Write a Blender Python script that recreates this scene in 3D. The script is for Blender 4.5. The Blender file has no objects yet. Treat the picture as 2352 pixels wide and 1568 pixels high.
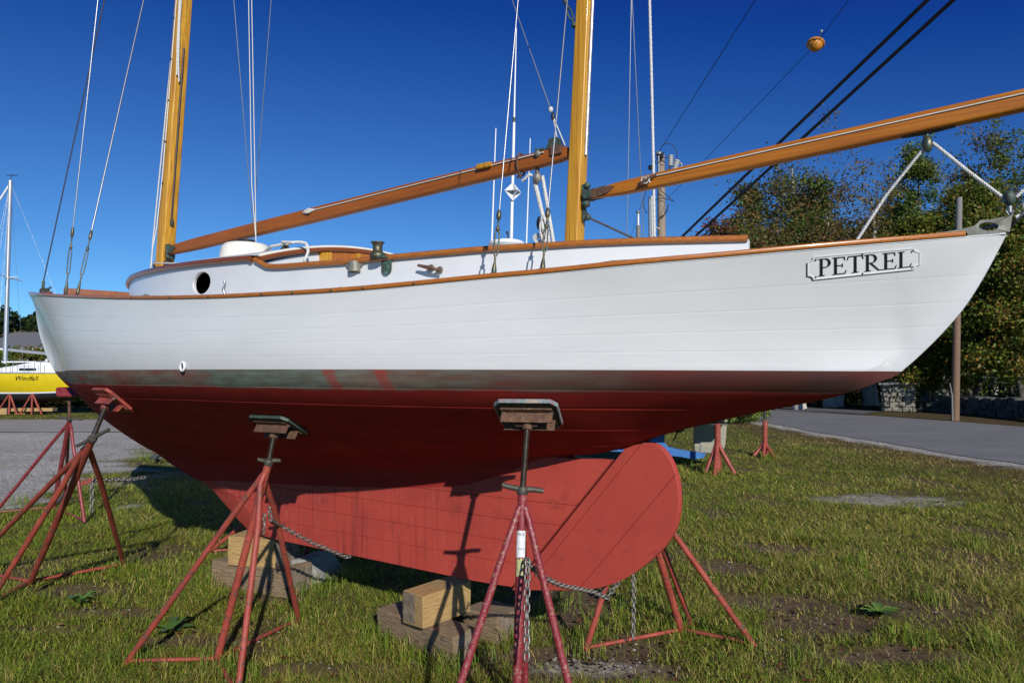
import bpy, math, random
import numpy as np
from mathutils import Vector, Matrix
R = math.radians
rng = np.random.default_rng(7)
random.seed(7)
S = bpy.context.scene
COL = S.collection

# ------------------------------------------------------------------ camera
EYE = 1.5
PITCH = math.atan(86 / 1568.0)
cd = bpy.data.cameras.new('camera'); cam = bpy.data.objects.new('camera', cd); COL.objects.link(cam)
cd.lens = 24; cd.sensor_width = 36; cd.clip_end = 3000; cd.clip_start = .05
cam.location = (0, 0, EYE); cam.rotation_euler = (R(90) + PITCH, 0, 0)
S.camera = cam

# ------------------------------------------------------------------ sky, sun, exposure
SUN_EL = R(25.0)
SUN_AZ = R(163.0)            # clockwise from +Y, direction TO the sun
w = bpy.data.worlds.new('World'); S.world = w; w.use_nodes = True
nt = w.node_tree; bg = nt.nodes['Background']
sky = nt.nodes.new('ShaderNodeTexSky'); sky.sky_type = 'NISHITA'; sky.sun_disc = False
sky.sun_elevation = SUN_EL; sky.sun_rotation = SUN_AZ
sky.altitude = 2000; sky.air_density = 1.0; sky.dust_density = 0.0; sky.ozone_density = 6.0
# clear dry autumn air: less veiling light, deeper blue, the same everywhere in the sky
v1 = nt.nodes.new('ShaderNodeVectorMath'); v1.operation = 'MULTIPLY'; v1.inputs[1].default_value = (.80, 1.16, 1.16)
v2 = nt.nodes.new('ShaderNodeVectorMath'); v2.operation = 'SUBTRACT'; v2.inputs[1].default_value = (.45, 1.10, .82)
v3 = nt.nodes.new('ShaderNodeVectorMath'); v3.operation = 'MAXIMUM'; v3.inputs[1].default_value = (.06, .25, 1.4)
nt.links.new(sky.outputs[0], v1.inputs[0]); nt.links.new(v1.outputs[0], v2.inputs[0]); nt.links.new(v2.outputs[0], v3.inputs[0]); nt.links.new(v3.outputs[0], bg.inputs['Color'])
bg.inputs['Strength'].default_value = 0.10
sd = bpy.data.lights.new('sun', 'SUN'); sd.energy = 4.5; sd.angle = R(.53); sd.color = (1, .965, .91)
so = bpy.data.objects.new('sun', sd); COL.objects.link(so)
tosun = Vector((math.sin(SUN_AZ) * math.cos(SUN_EL), math.cos(SUN_AZ) * math.cos(SUN_EL), math.sin(SUN_EL)))
so.rotation_euler = tosun.to_track_quat('Z', 'Y').to_euler(); so.location = tosun * 50
vs = S.view_settings; vs.view_transform = 'Standard'; vs.look = 'None'; vs.exposure = 0.0; vs.gamma = 1
vs.use_curve_mapping = False
S.cycles.max_bounces = 6; S.cycles.diffuse_bounces = 1; S.cycles.transparent_max_bounces = 6

# ------------------------------------------------------------------ measuring helpers (photo px, 2352 wide -> world points)
F = 1568.0
def ray(u, v):
    x = (u - 1176) / F; y = -(v - 784) / F
    return np.array([x, math.cos(PITCH) - y * math.sin(PITCH), math.sin(PITCH) + y * math.cos(PITCH)])
def at(u, v, Y):
    r = ray(u, v); return Vector(r / r[1] * Y + np.array([0, 0, EYE]))
def gnd(u, v, z=0.0):
    r = ray(u, v); t = (z - EYE) / r[2]; return Vector(r * t + np.array([0, 0, EYE]))
FW = np.array([-.826, .563]); FW /= np.linalg.norm(FW); NR = np.array([-FW[1], FW[0]]); ORG = np.array([0., 3.75])
def off(u, v, b):                      # boat coordinates (d forward, b to port, z) on a lengthwise surface
    r = ray(u, v); d = 1.0; s = 1
    for _ in range(80):
        bb = b(d) if callable(b) else b
        s, dn = np.linalg.solve(np.array([[r[0], -FW[0]], [r[1], -FW[1]]]), ORG + bb * NR)
        if abs(dn - d) < 1e-6: break
        d += .5 * (dn - d)
    bb = b(d) if callable(b) else b
    return Vector((d, bb, r[2] * s + EYE))
def onpl(u, v, d):                     # boat coordinates on the athwartship plane at d
    r = ray(u, v)
    s, b = np.linalg.solve(np.array([[r[0], -NR[0]], [r[1], -NR[1]]]), ORG + d * FW)
    return Vector((d, b, r[2] * s + EYE))
def b2w(p): return Vector((ORG[0] + p[0] * FW[0] + p[1] * NR[0], ORG[1] + p[0] * FW[1] + p[1] * NR[1], p[2]))
def w2b(p):
    q = np.array([p[0], p[1]]) - ORG; return Vector((q @ FW, q @ NR, p[2]))

def hermite(xs, ys):
    xs = np.array(xs, float); ys = np.array(ys, float)
    m = np.gradient(ys, xs)
    def f(x):
        x = np.clip(x, xs[0], xs[-1]); i = np.clip(np.searchsorted(xs, x) - 1, 0, len(xs) - 2)
        h = xs[i + 1] - xs[i]; t = (x - xs[i]) / h
        return ((2 * t**3 - 3 * t**2 + 1) * ys[i] + (t**3 - 2 * t**2 + t) * h * m[i] + (-2 * t**3 + 3 * t**2) * ys[i + 1] + (t**3 - t**2) * h * m[i + 1])
    return f

# ------------------------------------------------------------------ object helpers
def link(o, parent=None, **props):
    COL.objects.link(o)
    if parent is not None: o.parent = parent
    for k, v in props.items():
        if v is not None: o[k] = v
    return o
def thing(name, label, cat, loc=(0, 0, 0), rotz=0, group=None):
    o = bpy.data.objects.new(name, None); o.empty_display_size = .2
    o.location = loc; o.rotation_euler = (0, 0, rotz)
    return link(o, None, label=label, category=cat, group=group)
def tag(o, label, cat, group=None):
    o['label'] = label; o['category'] = cat
    if group: o['group'] = group
    return o

class MB:
    """collects simple shapes; build() links them as one mesh object"""
    def __init__(s): s.v = []; s.f = []; s.sm = []
    def add(s, vs, fs, smooth=False):
        o = len(s.v); s.v += [tuple(x) for x in vs]; s.f += [tuple(i + o for i in f) for f in fs]; s.sm += [smooth] * len(fs); return s
    def box(s, c, size, rot=None, bev=0.0, jit=0.0):
        hx, hy, hz = size[0] / 2, size[1] / 2, size[2] / 2; c = Vector(c)
        M3 = rot if rot is not None else Matrix.Identity(3)
        if bev <= 0:
            P = [(-hx, -hy, -hz), (hx, -hy, -hz), (hx, hy, -hz), (-hx, hy, -hz), (-hx, -hy, hz), (hx, -hy, hz), (hx, hy, hz), (-hx, hy, hz)]
            if jit: P = [tuple(q + random.uniform(-jit, jit) for q in p) for p in P]
            Fc = [(0, 3, 2, 1), (4, 5, 6, 7), (0, 1, 5, 4), (1, 2, 6, 5), (2, 3, 7, 6), (3, 0, 4, 7)]
            return s.add([c + M3 @ Vector(p) for p in P], Fc)
        import bmesh
        bm = bmesh.new(); bmesh.ops.create_cube(bm, size=1)
        for q in bm.verts:
            q.co = Vector((q.co.x * 2 * hx, q.co.y * 2 * hy, q.co.z * 2 * hz))
            if jit: q.co += Vector([random.uniform(-jit, jit) for _ in range(3)])
        bmesh.ops.bevel(bm, geom=bm.edges[:], offset=bev, segments=2, affect='EDGES', profile=.6)
        bm.verts.index_update()
        s.add([c + M3 @ q.co for q in bm.verts], [[q.index for q in f.verts] for f in bm.faces]); bm.free(); return s
    def tube(s, path, r, n=8, cap=True, squash=None):
        P = [Vector(p) for p in path]; m = len(P)
        rs = r if hasattr(r, '__len__') else [r] * m
        T = []
        for i in range(m):
            t = (P[min(i + 1, m - 1)] - P[max(i - 1, 0)])
            T.append(t.normalized() if t.length > 1e-9 else Vector((0, 0, 1)))
        up = Vector((0, 0, 1)) if abs(T[0].z) < .9 else Vector((1, 0, 0))
        N = (up - T[0] * up.dot(T[0])).normalized(); vs = []
        for i in range(m):
            N = (N - T[i] * N.dot(T[i]));
            N = N.normalized() if N.length > 1e-6 else T[i].orthogonal().normalized()
            B = T[i].cross(N)
            for k in range(n):
                a = 2 * math.pi * k / n
                vs.append(P[i] + (N * math.cos(a) + B * math.sin(a) * (squash or 1)) * rs[i])
        fs = [(i * n + k, i * n + (k + 1) % n, (i + 1) * n + (k + 1) % n, (i + 1) * n + k) for i in range(m - 1) for k in range(n)]
        s.add(vs, fs, True)
        if cap:
            s.add(vs[:n], [tuple(range(n - 1, -1, -1))]); s.add(vs[-n:], [tuple(range(n))])
        return s
    def lathe(s, base, axis, prof, n=20):
        """prof: (r, h) list along axis from base"""
        base = Vector(base); ax = Vector(axis).normalized(); X = ax.orthogonal().normalized(); Y = ax.cross(X); vs = []
        for r, h in prof:
            for k in range(n):
                a = 2 * math.pi * k / n; vs.append(base + ax * h + (X * math.cos(a) + Y * math.sin(a)) * r)
        fs = [(i * n + k, i * n + (k + 1) % n, (i + 1) * n + (k + 1) % n, (i + 1) * n + k) for i in range(len(prof) - 1) for k in range(n)]
        s.add(vs, fs, True)
        s.add(vs[:n], [tuple(range(n - 1, -1, -1))]); s.add(vs[-n:], [tuple(range(n))]); return s
    def prism(s, poly, d):
        """poly: 3D points of a flat outline; d: extrusion vector"""
        P = [Vector(p) for p in poly]; d = Vector(d); n = len(P)
        vs = P + [p + d for p in P]
        fs = [tuple(range(n - 1, -1, -1)), tuple(range(n, 2 * n))] + [(i, (i + 1) % n, n + (i + 1) % n, n + i) for i in range(n)]
        return s.add(vs, fs)
    def grid(s, G, smooth=True, flip=False):
        m, n = len(G), len(G[0]); vs = [p for row in G for p in row]
        fs = [(i * n + j, i * n + j + 1, (i + 1) * n + j + 1, (i + 1) * n + j) for i in range(m - 1) for j in range(n - 1)]
        if flip: fs = [f[::-1] for f in fs]
        return s.add(vs, fs, smooth)
    def ball(s, c, r, n=12, sc=(1, 1, 1), rot=None):
        c = Vector(c); vs = []; M3 = rot or Matrix.Identity(3)
        for i in range(n // 2 + 1):
            th = math.pi * i / (n // 2)
            for k in range(n):
                a = 2 * math.pi * k / n
                vs.append(c + M3 @ Vector((r * sc[0] * math.sin(th) * math.cos(a), r * sc[1] * math.sin(th) * math.sin(a), r * sc[2] * math.cos(th))))
        fs = [(i * n + k, (i + 1) * n + k, (i + 1) * n + (k + 1) % n, i * n + (k + 1) % n) for i in range(n // 2) for k in range(n)]
        return s.add(vs, fs, True)
    def rope(s, path, r, turns=30.0, n=5, dens=6):
        """three twisted strands along a path; turns per metre"""
        P = [Vector(p) for p in path]; L = [0]
        for a, b in zip(P, P[1:]): L.append(L[-1] + (b - a).length)
        tot = L[-1]; cnt = max(4, int(tot * turns * dens))
        cnt = min(cnt, 900); step = tot / cnt; i = 0; C = []
        for k in range(cnt + 1):
            x = min(k * step, tot)
            while i < len(L) - 2 and x > L[i + 1]: i += 1
            C.append(P[i].lerp(P[i + 1], (x - L[i]) / max(1e-9, L[i + 1] - L[i])))
        for ph in range(3):
            Q = []
            for k, c in enumerate(C):
                t = (C[min(k + 1, cnt)] - C[max(0, k - 1)]).normalized(); X = t.orthogonal().normalized(); Y = t.cross(X)
                a = 2 * math.pi * (k * step * turns + ph / 3); Q.append(c + (X * math.cos(a) + Y * math.sin(a)) * r * .52)
            s.tube(Q, r * .56, n)
        return s
    def mesh(s, name, mat):
        me = bpy.data.meshes.new(name); me.from_pydata(s.v, [], s.f)
        me.polygons.foreach_set('use_smooth', s.sm); me.materials.append(mat); me.update(); return me
    def build(s, name, mat, parent=None, **props):
        return link(bpy.data.objects.new(name, s.mesh(name, mat)), parent, **props)

def raw_mesh(name, V, Fc, mat, colors=None, smooth=False):
    """fast mesh from numpy: V (n,3), Fc (m,k) with constant k"""
    me = bpy.data.meshes.new(name); n, (m, k) = len(V), Fc.shape
    me.vertices.add(n); me.vertices.foreach_set('co', np.asarray(V, np.float32).ravel())
    me.loops.add(m * k); me.loops.foreach_set('vertex_index', Fc.astype(np.int32).ravel())
    me.polygons.add(m); me.polygons.foreach_set('loop_start', np.arange(m, dtype=np.int32) * k)
    me.polygons.foreach_set('loop_total', np.full(m, k, np.int32))
    me.polygons.foreach_set('use_smooth', np.full(m, smooth))
    me.update(calc_edges=True)
    if colors is not None:
        a = me.attributes.new('tint', 'FLOAT_COLOR', 'POINT')
        c = np.ones((n, 4), np.float32); c[:, :3] = colors; a.data.foreach_set('color', c.ravel())
    me.materials.append(mat); return me

# ------------------------------------------------------------------ materials
def new_mat(name):
    m = bpy.data.materials.new(name); m.use_nodes = True
    return m, m.node_tree, m.node_tree.nodes['Principled BSDF']
def node(nt, t, **kw):
    n = nt.nodes.new(t)
    for k, v in kw.items(): setattr(n, k, v)
    return n
def noise(nt, scale, detail=4, stretch=None, rough=.55, co='Object', dist=0):
    tc = node(nt, 'ShaderNodeTexCoord'); n = node(nt, 'ShaderNodeTexNoise')
    n.inputs['Scale'].default_value = scale; n.inputs['Detail'].default_value = detail
    n.inputs['Roughness'].default_value = rough; n.inputs['Distortion'].default_value = dist
    if stretch:
        mp = node(nt, 'ShaderNodeMapping'); mp.inputs['Scale'].default_value = stretch
        nt.links.new(tc.outputs[co], mp.inputs[0]); nt.links.new(mp.outputs[0], n.inputs['Vector'])
    else: nt.links.new(tc.outputs[co], n.inputs['Vector'])
    return n
def ramp(nt, src, stops):
    r = node(nt, 'ShaderNodeValToRGB'); e = r.color_ramp.elements
    while len(e) > 1: e.remove(e[-1])
    for i, (p, c) in enumerate(stops):
        x = e[0] if i == 0 else e.new(p)
        x.position = p; x.color = (*c, 1) if len(c) == 3 else (c[0], c[0], c[0], 1)
    nt.links.new(src, r.inputs[0]); return r
def mix(nt, fac, a, b, mode='MIX'):
    m = node(nt, 'ShaderNodeMix', data_type='RGBA', blend_type=mode)
    for s, i in ((fac, 0), (a, 6), (b, 7)):
        if hasattr(s, 'links'): nt.links.new(s, m.inputs[i])
        elif i == 0: m.inputs[0].default_value = s
        else: m.inputs[i].default_value = (*s, 1)
    return m.outputs[2]
def bump(nt, p, h, strength, dist=.01):
    b = node(nt, 'ShaderNodeBump'); b.inputs['Strength'].default_value = strength; b.inputs['Distance'].default_value = dist
    nt.links.new(h, b.inputs['Height']); nt.links.new(b.outputs[0], p.inputs['Normal'])
def mat(name, c1, c2=None, scale=20, rough=.5, metal=0, stretch=None, bmp=0, bscale=None, lo=.35, hi=.65, coat=0, c3=None, spots=None, sscale=40, sth=.62, bdist=.01):
    m, nt, p = new_mat(name)
    p.inputs['Roughness'].default_value = rough; p.inputs['Metallic'].default_value = metal
    if coat: p.inputs['Coat Weight'].default_value = coat; p.inputs['Coat Roughness'].default_value = .06
    n = noise(nt, scale, 6, stretch)
    if c2 is None: c2 = tuple(x * .85 for x in c1)
    st = [(lo, c1), (hi, c2)]
    if c3: st = [(lo, c1), ((lo + hi) / 2, c2), (hi, c3)]
    out = ramp(nt, n.outputs[0], st).outputs[0]
    if spots:
        n2 = noise(nt, sscale, 5, rough=.65)
        f = ramp(nt, n2.outputs[0], [(sth, (0,)), (sth + .04, (1,))]).outputs[0]
        out = mix(nt, f, out, spots)
    nt.links.new(out, p.inputs['Base Color'])
    if bmp: bump(nt, p, noise(nt, bscale or scale, 6, stretch).outputs[0], bmp, bdist)
    return m
MT = {}
MT['cabin'] = mat('cabin_paint', (.67, .67, .665), (.62, .625, .63), 6, .3, lo=.4, hi=.75, coat=.15)
MT['cream'] = mat('cream_paint', (.78, .76, .66), (.72, .70, .60), 5, .3)
MT['varnish'] = mat('varnished_mahogany', (.26, .07, .013), (.15, .036, .008), 9, .3, stretch=(1.2, 14, 14), coat=.35, lo=.3, hi=.7)
MT['rail'] = mat('varnished_rail', (.44, .155, .022), (.30, .085, .013), 9, .3, stretch=(1.2, 14, 14), coat=.35, lo=.3, hi=.7)
MT['spar'] = mat('varnished_spruce_mast', (.62, .33, .024), (.40, .16, .010), 7, .40, stretch=(11, 11, .3), coat=.15, lo=.36, hi=.66, spots=(.20, .07, .01), sscale=13, sth=.74)
MT['boom'] = mat('varnished_spruce_boom', (.50, .17, .006), (.31, .085, .004), 7, .45, stretch=(.3, 12, 12), coat=.12, lo=.36, hi=.66, spots=(.12, .04, .008), sscale=11, sth=.75)
MT['boomdark'] = mat('varnished_fir_boom', (.36, .10, .006), (.24, .06, .004), 7, .5, stretch=(.4, 10, 10), coat=.12, lo=.3, hi=.7)
MT['door'] = mat('varnished_door', (.46, .15, .015), (.34, .095, .01), 7, .3, stretch=(10, 10, .6), coat=.3)
MT['bronze'] = mat('weathered_bronze', (.16, .12, .06), (.07, .09, .07), 45, .45, .6, bmp=.3, spots=(.05, .13, .10), sscale=30, sth=.56)
MT['verdigris'] = mat('green_bronze', (.05, .11, .09), (.07, .06, .04), 60, .6, .35, bmp=.3, spots=(.10, .22, .18), sscale=45, sth=.58)
MT['dull'] = mat('dull_bronze_casting', (.30, .28, .23), (.19, .18, .15), 25, .5, .4, bmp=.2)
MT['steel'] = mat('stainless_wire', (.50, .50, .50), (.30, .29, .28), 300, .35, .8)
MT['wiredark'] = mat('dark_stay_wire', (.10, .10, .14), (.05, .05, .07), 200, .5, .3)
MT['black'] = mat('black_plastic', (.014, .014, .016), (.02, .02, .022), 30, .5)
MT['track'] = mat('track_metal', (.10, .075, .06), (.05, .04, .035), 60, .5, .4)
MT['trackw'] = mat('aluminium_track', (.62, .62, .62), (.45, .45, .45), 60, .35, .5)
MT['rope'] = mat('white_rope', (.72, .71, .68), (.55, .53, .49), 160, .85, bmp=.4)
MT['cord'] = mat('thin_white_cord', (.70, .68, .62), (.55, .52, .46), 160, .85)
MT['redstand'] = mat('chipped_red_paint', (.40, .085, .055), (.31, .05, .032), 7, .55, bmp=.3, bscale=60, c3=(.19, .042, .03), lo=.3, hi=.72, spots=(.11, .06, .04), sscale=34, sth=.565)
MT['redcrim'] = mat('chipped_crimson_paint', (.20, .016, .026), (.25, .035, .04), 25, .45, bmp=.25, bscale=60, spots=(.30, .16, .11), sscale=70, sth=.57)
MT['rust'] = mat('rusty_iron', (.16, .08, .045), (.09, .045, .03), 35, .75, .2, bmp=.5, spots=(.26, .16, .10), sscale=60, sth=.6)
MT['screw'] = mat('oiled_screw_steel', (.10, .085, .065), (.055, .045, .035), 40, .35, .7)
MT['handle'] = mat('weathered_iron', (.11, .10, .08), (.07, .065, .05), 40, .6, .5, bmp=.3)
MT['ply'] = mat('painted_plywood', (.018, .026, .026), (.03, .035, .033), 12, .75, bmp=.4)
MT['plyedge'] = mat('worn_plywood_edge', (.30, .07, .05), (.16, .22, .24), 18, .75, bmp=.6, bscale=50, c3=(.35, .28, .22))
MT['timber'] = mat('old_timber', (.46, .295, .115), (.33, .20, .075), 9, .85, stretch=(1.5, 12, 12), bmp=.8, bscale=10, spots=(.09, .06, .035), sscale=9, sth=.62)
MT['timbergrey'] = mat('weathered_grey_timber', (.29, .20, .115), (.17, .115, .065), 9, .9, stretch=(1.5, 12, 12), bmp=.9, bscale=10, spots=(.07, .055, .04), sscale=7, sth=.6)
MT['endgrain'] = mat('weathered_end_grain', (.25, .19, .13), (.13, .10, .075), 22, .9, bmp=.9, bscale=30)
MT['concrete'] = mat('rough_concrete', (.30, .29, .26), (.22, .21, .19), 20, .9, bmp=.6, bscale=70)
MT['chain'] = mat('galvanised_chain', (.33, .32, .30), (.20, .17, .14), 60, .5, .6)
MT['white'] = mat('white_gelcoat', (.78, .79, .80), (.72, .73, .74), 6, .3)
MT['yellow'] = mat('yellow_hull_paint', (.66, .50, .012), (.60, .45, .012), 4, .25, coat=.5)
MT['navy'] = mat('navy_bottom_paint', (.012, .022, .07), (.02, .03, .06), 8, .6)
MT['darkbottom'] = mat('black_bottom_paint', (.012, .016, .022), (.02, .022, .025), 6, .7)
MT['bluebottom'] = mat('blue_bottom_paint', (.012, .10, .34), (.02, .14, .40), 9, .6, spots=(.10, .10, .10), sscale=25, sth=.68)
MT['greyrudder'] = mat('primer_grey_steel', (.30, .285, .21), (.23, .22, .17), 12, .75, bmp=.2)
MT['alu'] = mat('aluminium_spar', (.55, .56, .58), (.48, .49, .5), 8, .35, .6)
MT['roofgrey'] = mat('grey_shingles', (.16, .16, .165), (.11, .11, .115), 30, .9, bmp=.4)
MT['siding'] = mat('white_siding', (.70, .71, .72), (.62, .63, .65), 8, .7)
MT['glass'] = mat('dark_glass', (.015, .018, .022), (.02, .022, .028), 5, .08)
MT['pole'] = mat('weathered_pole_wood', (.34, .26, .185), (.22, .165, .115), 14, .85, stretch=(8, 8, .5), bmp=.7, spots=(.22, .09, .035), sscale=5, sth=.66)
MT['polebrown'] = mat('creosoted_pole_wood', (.22, .125, .07), (.14, .085, .055), 12, .8, stretch=(8, 8, .5), bmp=.6, spots=(.30, .25, .2), sscale=6, sth=.64)
MT['polegrey'] = mat('grey_pole_wood', (.24, .235, .22), (.15, .14, .13), 12, .85, stretch=(8, 8, .5), bmp=.6)
MT['insul'] = mat('grey_porcelain', (.42, .43, .43), (.36, .37, .37), 10, .25)
MT['galv'] = mat('galvanised_steel', (.30, .31, .32), (.22, .23, .24), 20, .5, .6)
MT['cable'] = mat('black_cable', (.012, .012, .014), (.018, .018, .02), 30, .6)
MT['orange'] = mat('orange_float', (.62, .24, .02), (.50, .17, .015), 6, .45)
MT['stone'] = mat('field_stone', (.26, .235, .18), (.15, .14, .12), 9, .95, bmp=.9, bscale=18, co=None) if False else mat('field_stone', (.28, .255, .19), (.16, .15, .125), 5, .95, bmp=.9, bscale=14, spots=(.10, .095, .08), sscale=8, sth=.6)
MT['wallstone'] = mat('mossy_wall_stone', (.085, .085, .075), (.05, .055, .045), 5, .95, bmp=.9, bscale=14, spots=(.13, .125, .11), sscale=5, sth=.68)
MT['chock'] = mat('dark_bronze_casting', (.17, .165, .14), (.10, .10, .085), 25, .5, .4, bmp=.2)
MT['slab'] = mat('granite_slab', (.20, .20, .195), (.13, .13, .125), 8, .9, bmp=.6, bscale=20)
MT['bark'] = mat('grey_brown_bark', (.10, .085, .07), (.055, .045, .036), 9, .95, stretch=(3, 3, .6), bmp=.8)
MT['birch'] = mat('white_birch_bark', (.44, .42, .38), (.32, .30, .27), 4, .8, stretch=(1, 1, 3), spots=(.05, .045, .04), sscale=6, sth=.63)
MT['black_paint'] = mat('black_letter_paint', (.012, .012, .013), (.016, .016, .017), 20, .35)
MT['sticker'] = mat('white_sticker', (.72, .72, .72), (.60, .60, .62), 60, .6)
MT['palegreen'] = mat('pale_green_patch', (.46, .45, .20), (.36, .36, .17), 40, .6, spots=(.30, .05, .06), sscale=60, sth=.62)
MT['tyre'] = mat('worn_rubber', (.05, .055, .06), (.03, .032, .035), 40, .8, bmp=.5)

def foliage_mat(name, gloss=.5, trans=.35):
    m, nt, p = new_mat(name); a = node(nt, 'ShaderNodeAttribute', attribute_name='tint')
    nt.links.new(a.outputs['Color'], p.inputs['Base Color']); p.inputs['Roughness'].default_value = gloss
    p.inputs['Specular IOR Level'].default_value = .25
    t = node(nt, 'ShaderNodeBsdfTranslucent'); nt.links.new(a.outputs['Color'], t.inputs['Color'])
    ms = node(nt, 'ShaderNodeMixShader'); ms.inputs[0].default_value = trans
    nt.links.new(p.outputs[0], ms.inputs[1]); nt.links.new(t.outputs[0], ms.inputs[2])
    nt.links.new(ms.outputs[0], nt.nodes['Material Output'].inputs['Surface']); return m
MT['leaf'] = foliage_mat('leaves'); MT['blade'] = foliage_mat('grass_blades', .6, .3)

WLZ0, WLS = 1.541, .006          # painted waterline height = WLZ0 + WLS*d
def hull_paint():
    m, nt, p = new_mat('hull_paint'); tc = node(nt, 'ShaderNodeTexCoord'); sx = node(nt, 'ShaderNodeSeparateXYZ')
    nt.links.new(tc.outputs['Object'], sx.inputs[0])
    def math_(op, a, b):
        n = node(nt, 'ShaderNodeMath', operation=op)
        for i, s in enumerate((a, b)):
            if hasattr(s, 'links'): nt.links.new(s, n.inputs[i])
            else: n.inputs[i].default_value = s
        return n.outputs[0]
    wl = math_('ADD', math_('MULTIPLY', sx.outputs[0], WLS), WLZ0)
    h = math_('SUBTRACT', sx.outputs[2], wl)                     # height above the painted line
    white = ramp(nt, noise(nt, 3, 5, (1, 1, 3)).outputs[0], [(.3, (.655, .665, .672)), (.7, (.70, .705, .708))]).outputs[0]
    # faint run marks down the topsides
    st = ramp(nt, noise(nt, 5, 4, (9, 9, .5)).outputs[0], [(.55, (0,)), (.8, (.10,))]).outputs[0]
    white = mix(nt, st, white, (.60, .58, .50))
    red = ramp(nt, noise(nt, 4, 6, (1, 1, 2)).outputs[0], [(.25, (.36, .034, .026)), (.55, (.29, .026, .021)), (.8, (.21, .02, .018))]).outputs[0]
    sc = ramp(nt, noise(nt, 22, 6, (.6, .6, 2)).outputs[0], [(.66, (0,)), (.72, (.55,))]).outputs[0]
    red = mix(nt, sc, red, (.16, .03, .025))
    fwd = ramp(nt, math_('ADD', math_('MULTIPLY', sx.outputs[0], .5), math_('ADD', .72, math_('MULTIPLY', noise(nt, 2.5, 4).outputs[0], .3))), [(.35, (0,)), (.85, (1,))]).outputs[0]
    scum = ramp(nt, noise(nt, 7, 6, (.8, .8, 4)).outputs[0], [(.36, (.17, .20, .165)), (.56, (.12, .13, .105)), (.74, (.22, .075, .055))]).outputs[0]
    scum = mix(nt, fwd, (.085, .042, .038), scum)
    for x0 in (.29, .03):       # two red touch-up bars across the stripe
        bar = math_('SUBTRACT', 1.0, math_('MULTIPLY', math_('ABSOLUTE', math_('SUBTRACT', math_('ADD', sx.outputs[0], math_('MULTIPLY', noise(nt, 18, 3).outputs[0], .03)), x0 + .015), 0.0), 22.0))
        scum = mix(nt, ramp(nt, bar, [(.15, (0,)), (.6, (.6,))]).outputs[0], scum, (.36, .045, .035))
    hn = math_('ADD', h, math_('MULTIPLY', math_('SUBTRACT', noise(nt, 5, 5, (1, 1, .2)).outputs[0], .5), .03))
    fs = ramp(nt, math_('ADD', math_('MULTIPLY', hn, 10), 1), [(.02, (0,)), (.16, (1,))]).outputs[0]
    fs2 = math_('MULTIPLY', fs, ramp(nt, noise(nt, 1.1, 3).outputs[0], [(.30, (.55,)), (.55, (1,))]).outputs[0])
    bot = mix(nt, fs2, red, scum)
    top = math_('GREATER_THAN', h, 0)
    nt.links.new(mix(nt, top, bot, white), p.inputs['Base Color'])
    r = math_('SUBTRACT', .85, math_('MULTIPLY', top, .50)); nt.links.new(math_('ADD', .10, math_('MULTIPLY', top, .35)), p.inputs['Specular IOR Level']); nt.links.new(r, p.inputs['Roughness'])
    cw = math_('MULTIPLY', top, .12); nt.links.new(cw, p.inputs['Coat Weight']); p.inputs['Coat Roughness'].default_value = .08
    bump(nt, p, noise(nt, 30, 5).outputs[0], .06, .004); return m
MT['hull'] = hull_paint()
def keel_paint():
    m, nt, p = new_mat('keel_paint')
    red = ramp(nt, noise(nt, 3, 6).outputs[0], [(.25, (.47, .062, .04)), (.55, (.41, .05, .034)), (.8, (.33, .04, .032))]).outputs[0]
    drip = ramp(nt, noise(nt, 5, 7, (9, 9, .28), rough=.7, dist=.15).outputs[0], [(.53, (0,)), (.66, (.9,))]).outputs[0]
    tc = node(nt, 'ShaderNodeTexCoord'); sx = node(nt, 'ShaderNodeSeparateXYZ'); nt.links.new(tc.outputs['Object'], sx.inputs[0])
    fw = ramp(nt, sx.outputs[0], [(.0, (.12,)), (.9, (1,))]).outputs[0]
    f = node(nt, 'ShaderNodeMath', operation='MULTIPLY'); nt.links.new(drip, f.inputs[0]); nt.links.new(fw, f.inputs[1])
    red = mix(nt, f.outputs[0], red, (.20, .022, .018))
    wd = ramp(nt, noise(nt, 11, 7, (8, 8, .35), rough=.75, dist=.2).outputs[0], [(.61, (0,)), (.68, (.8,))]).outputs[0]
    f2 = node(nt, 'ShaderNodeMath', operation='MULTIPLY'); nt.links.new(wd, f2.inputs[0]); nt.links.new(fw, f2.inputs[1])
    red = mix(nt, f2.outputs[0], red, (.52, .28, .24))
    blot = ramp(nt, noise(nt, 7, 8, (1, 1, 1.6), rough=.75).outputs[0], [(.56, (0,)), (.68, (.7,))]).outputs[0]
    red = mix(nt, blot, red, (.25, .035, .026))
    sp = ramp(nt, noise(nt, 45, 4).outputs[0], [(.68, (0,)), (.71, (.7,))]).outputs[0]
    red = mix(nt, sp, red, (.16, .03, .025))
    nt.links.new(red, p.inputs['Base Color']); p.inputs['Roughness'].default_value = .65
    bump(nt, p, noise(nt, 14, 6).outputs[0], .12, .006); return m
MT['keel'] = keel_paint()

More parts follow.
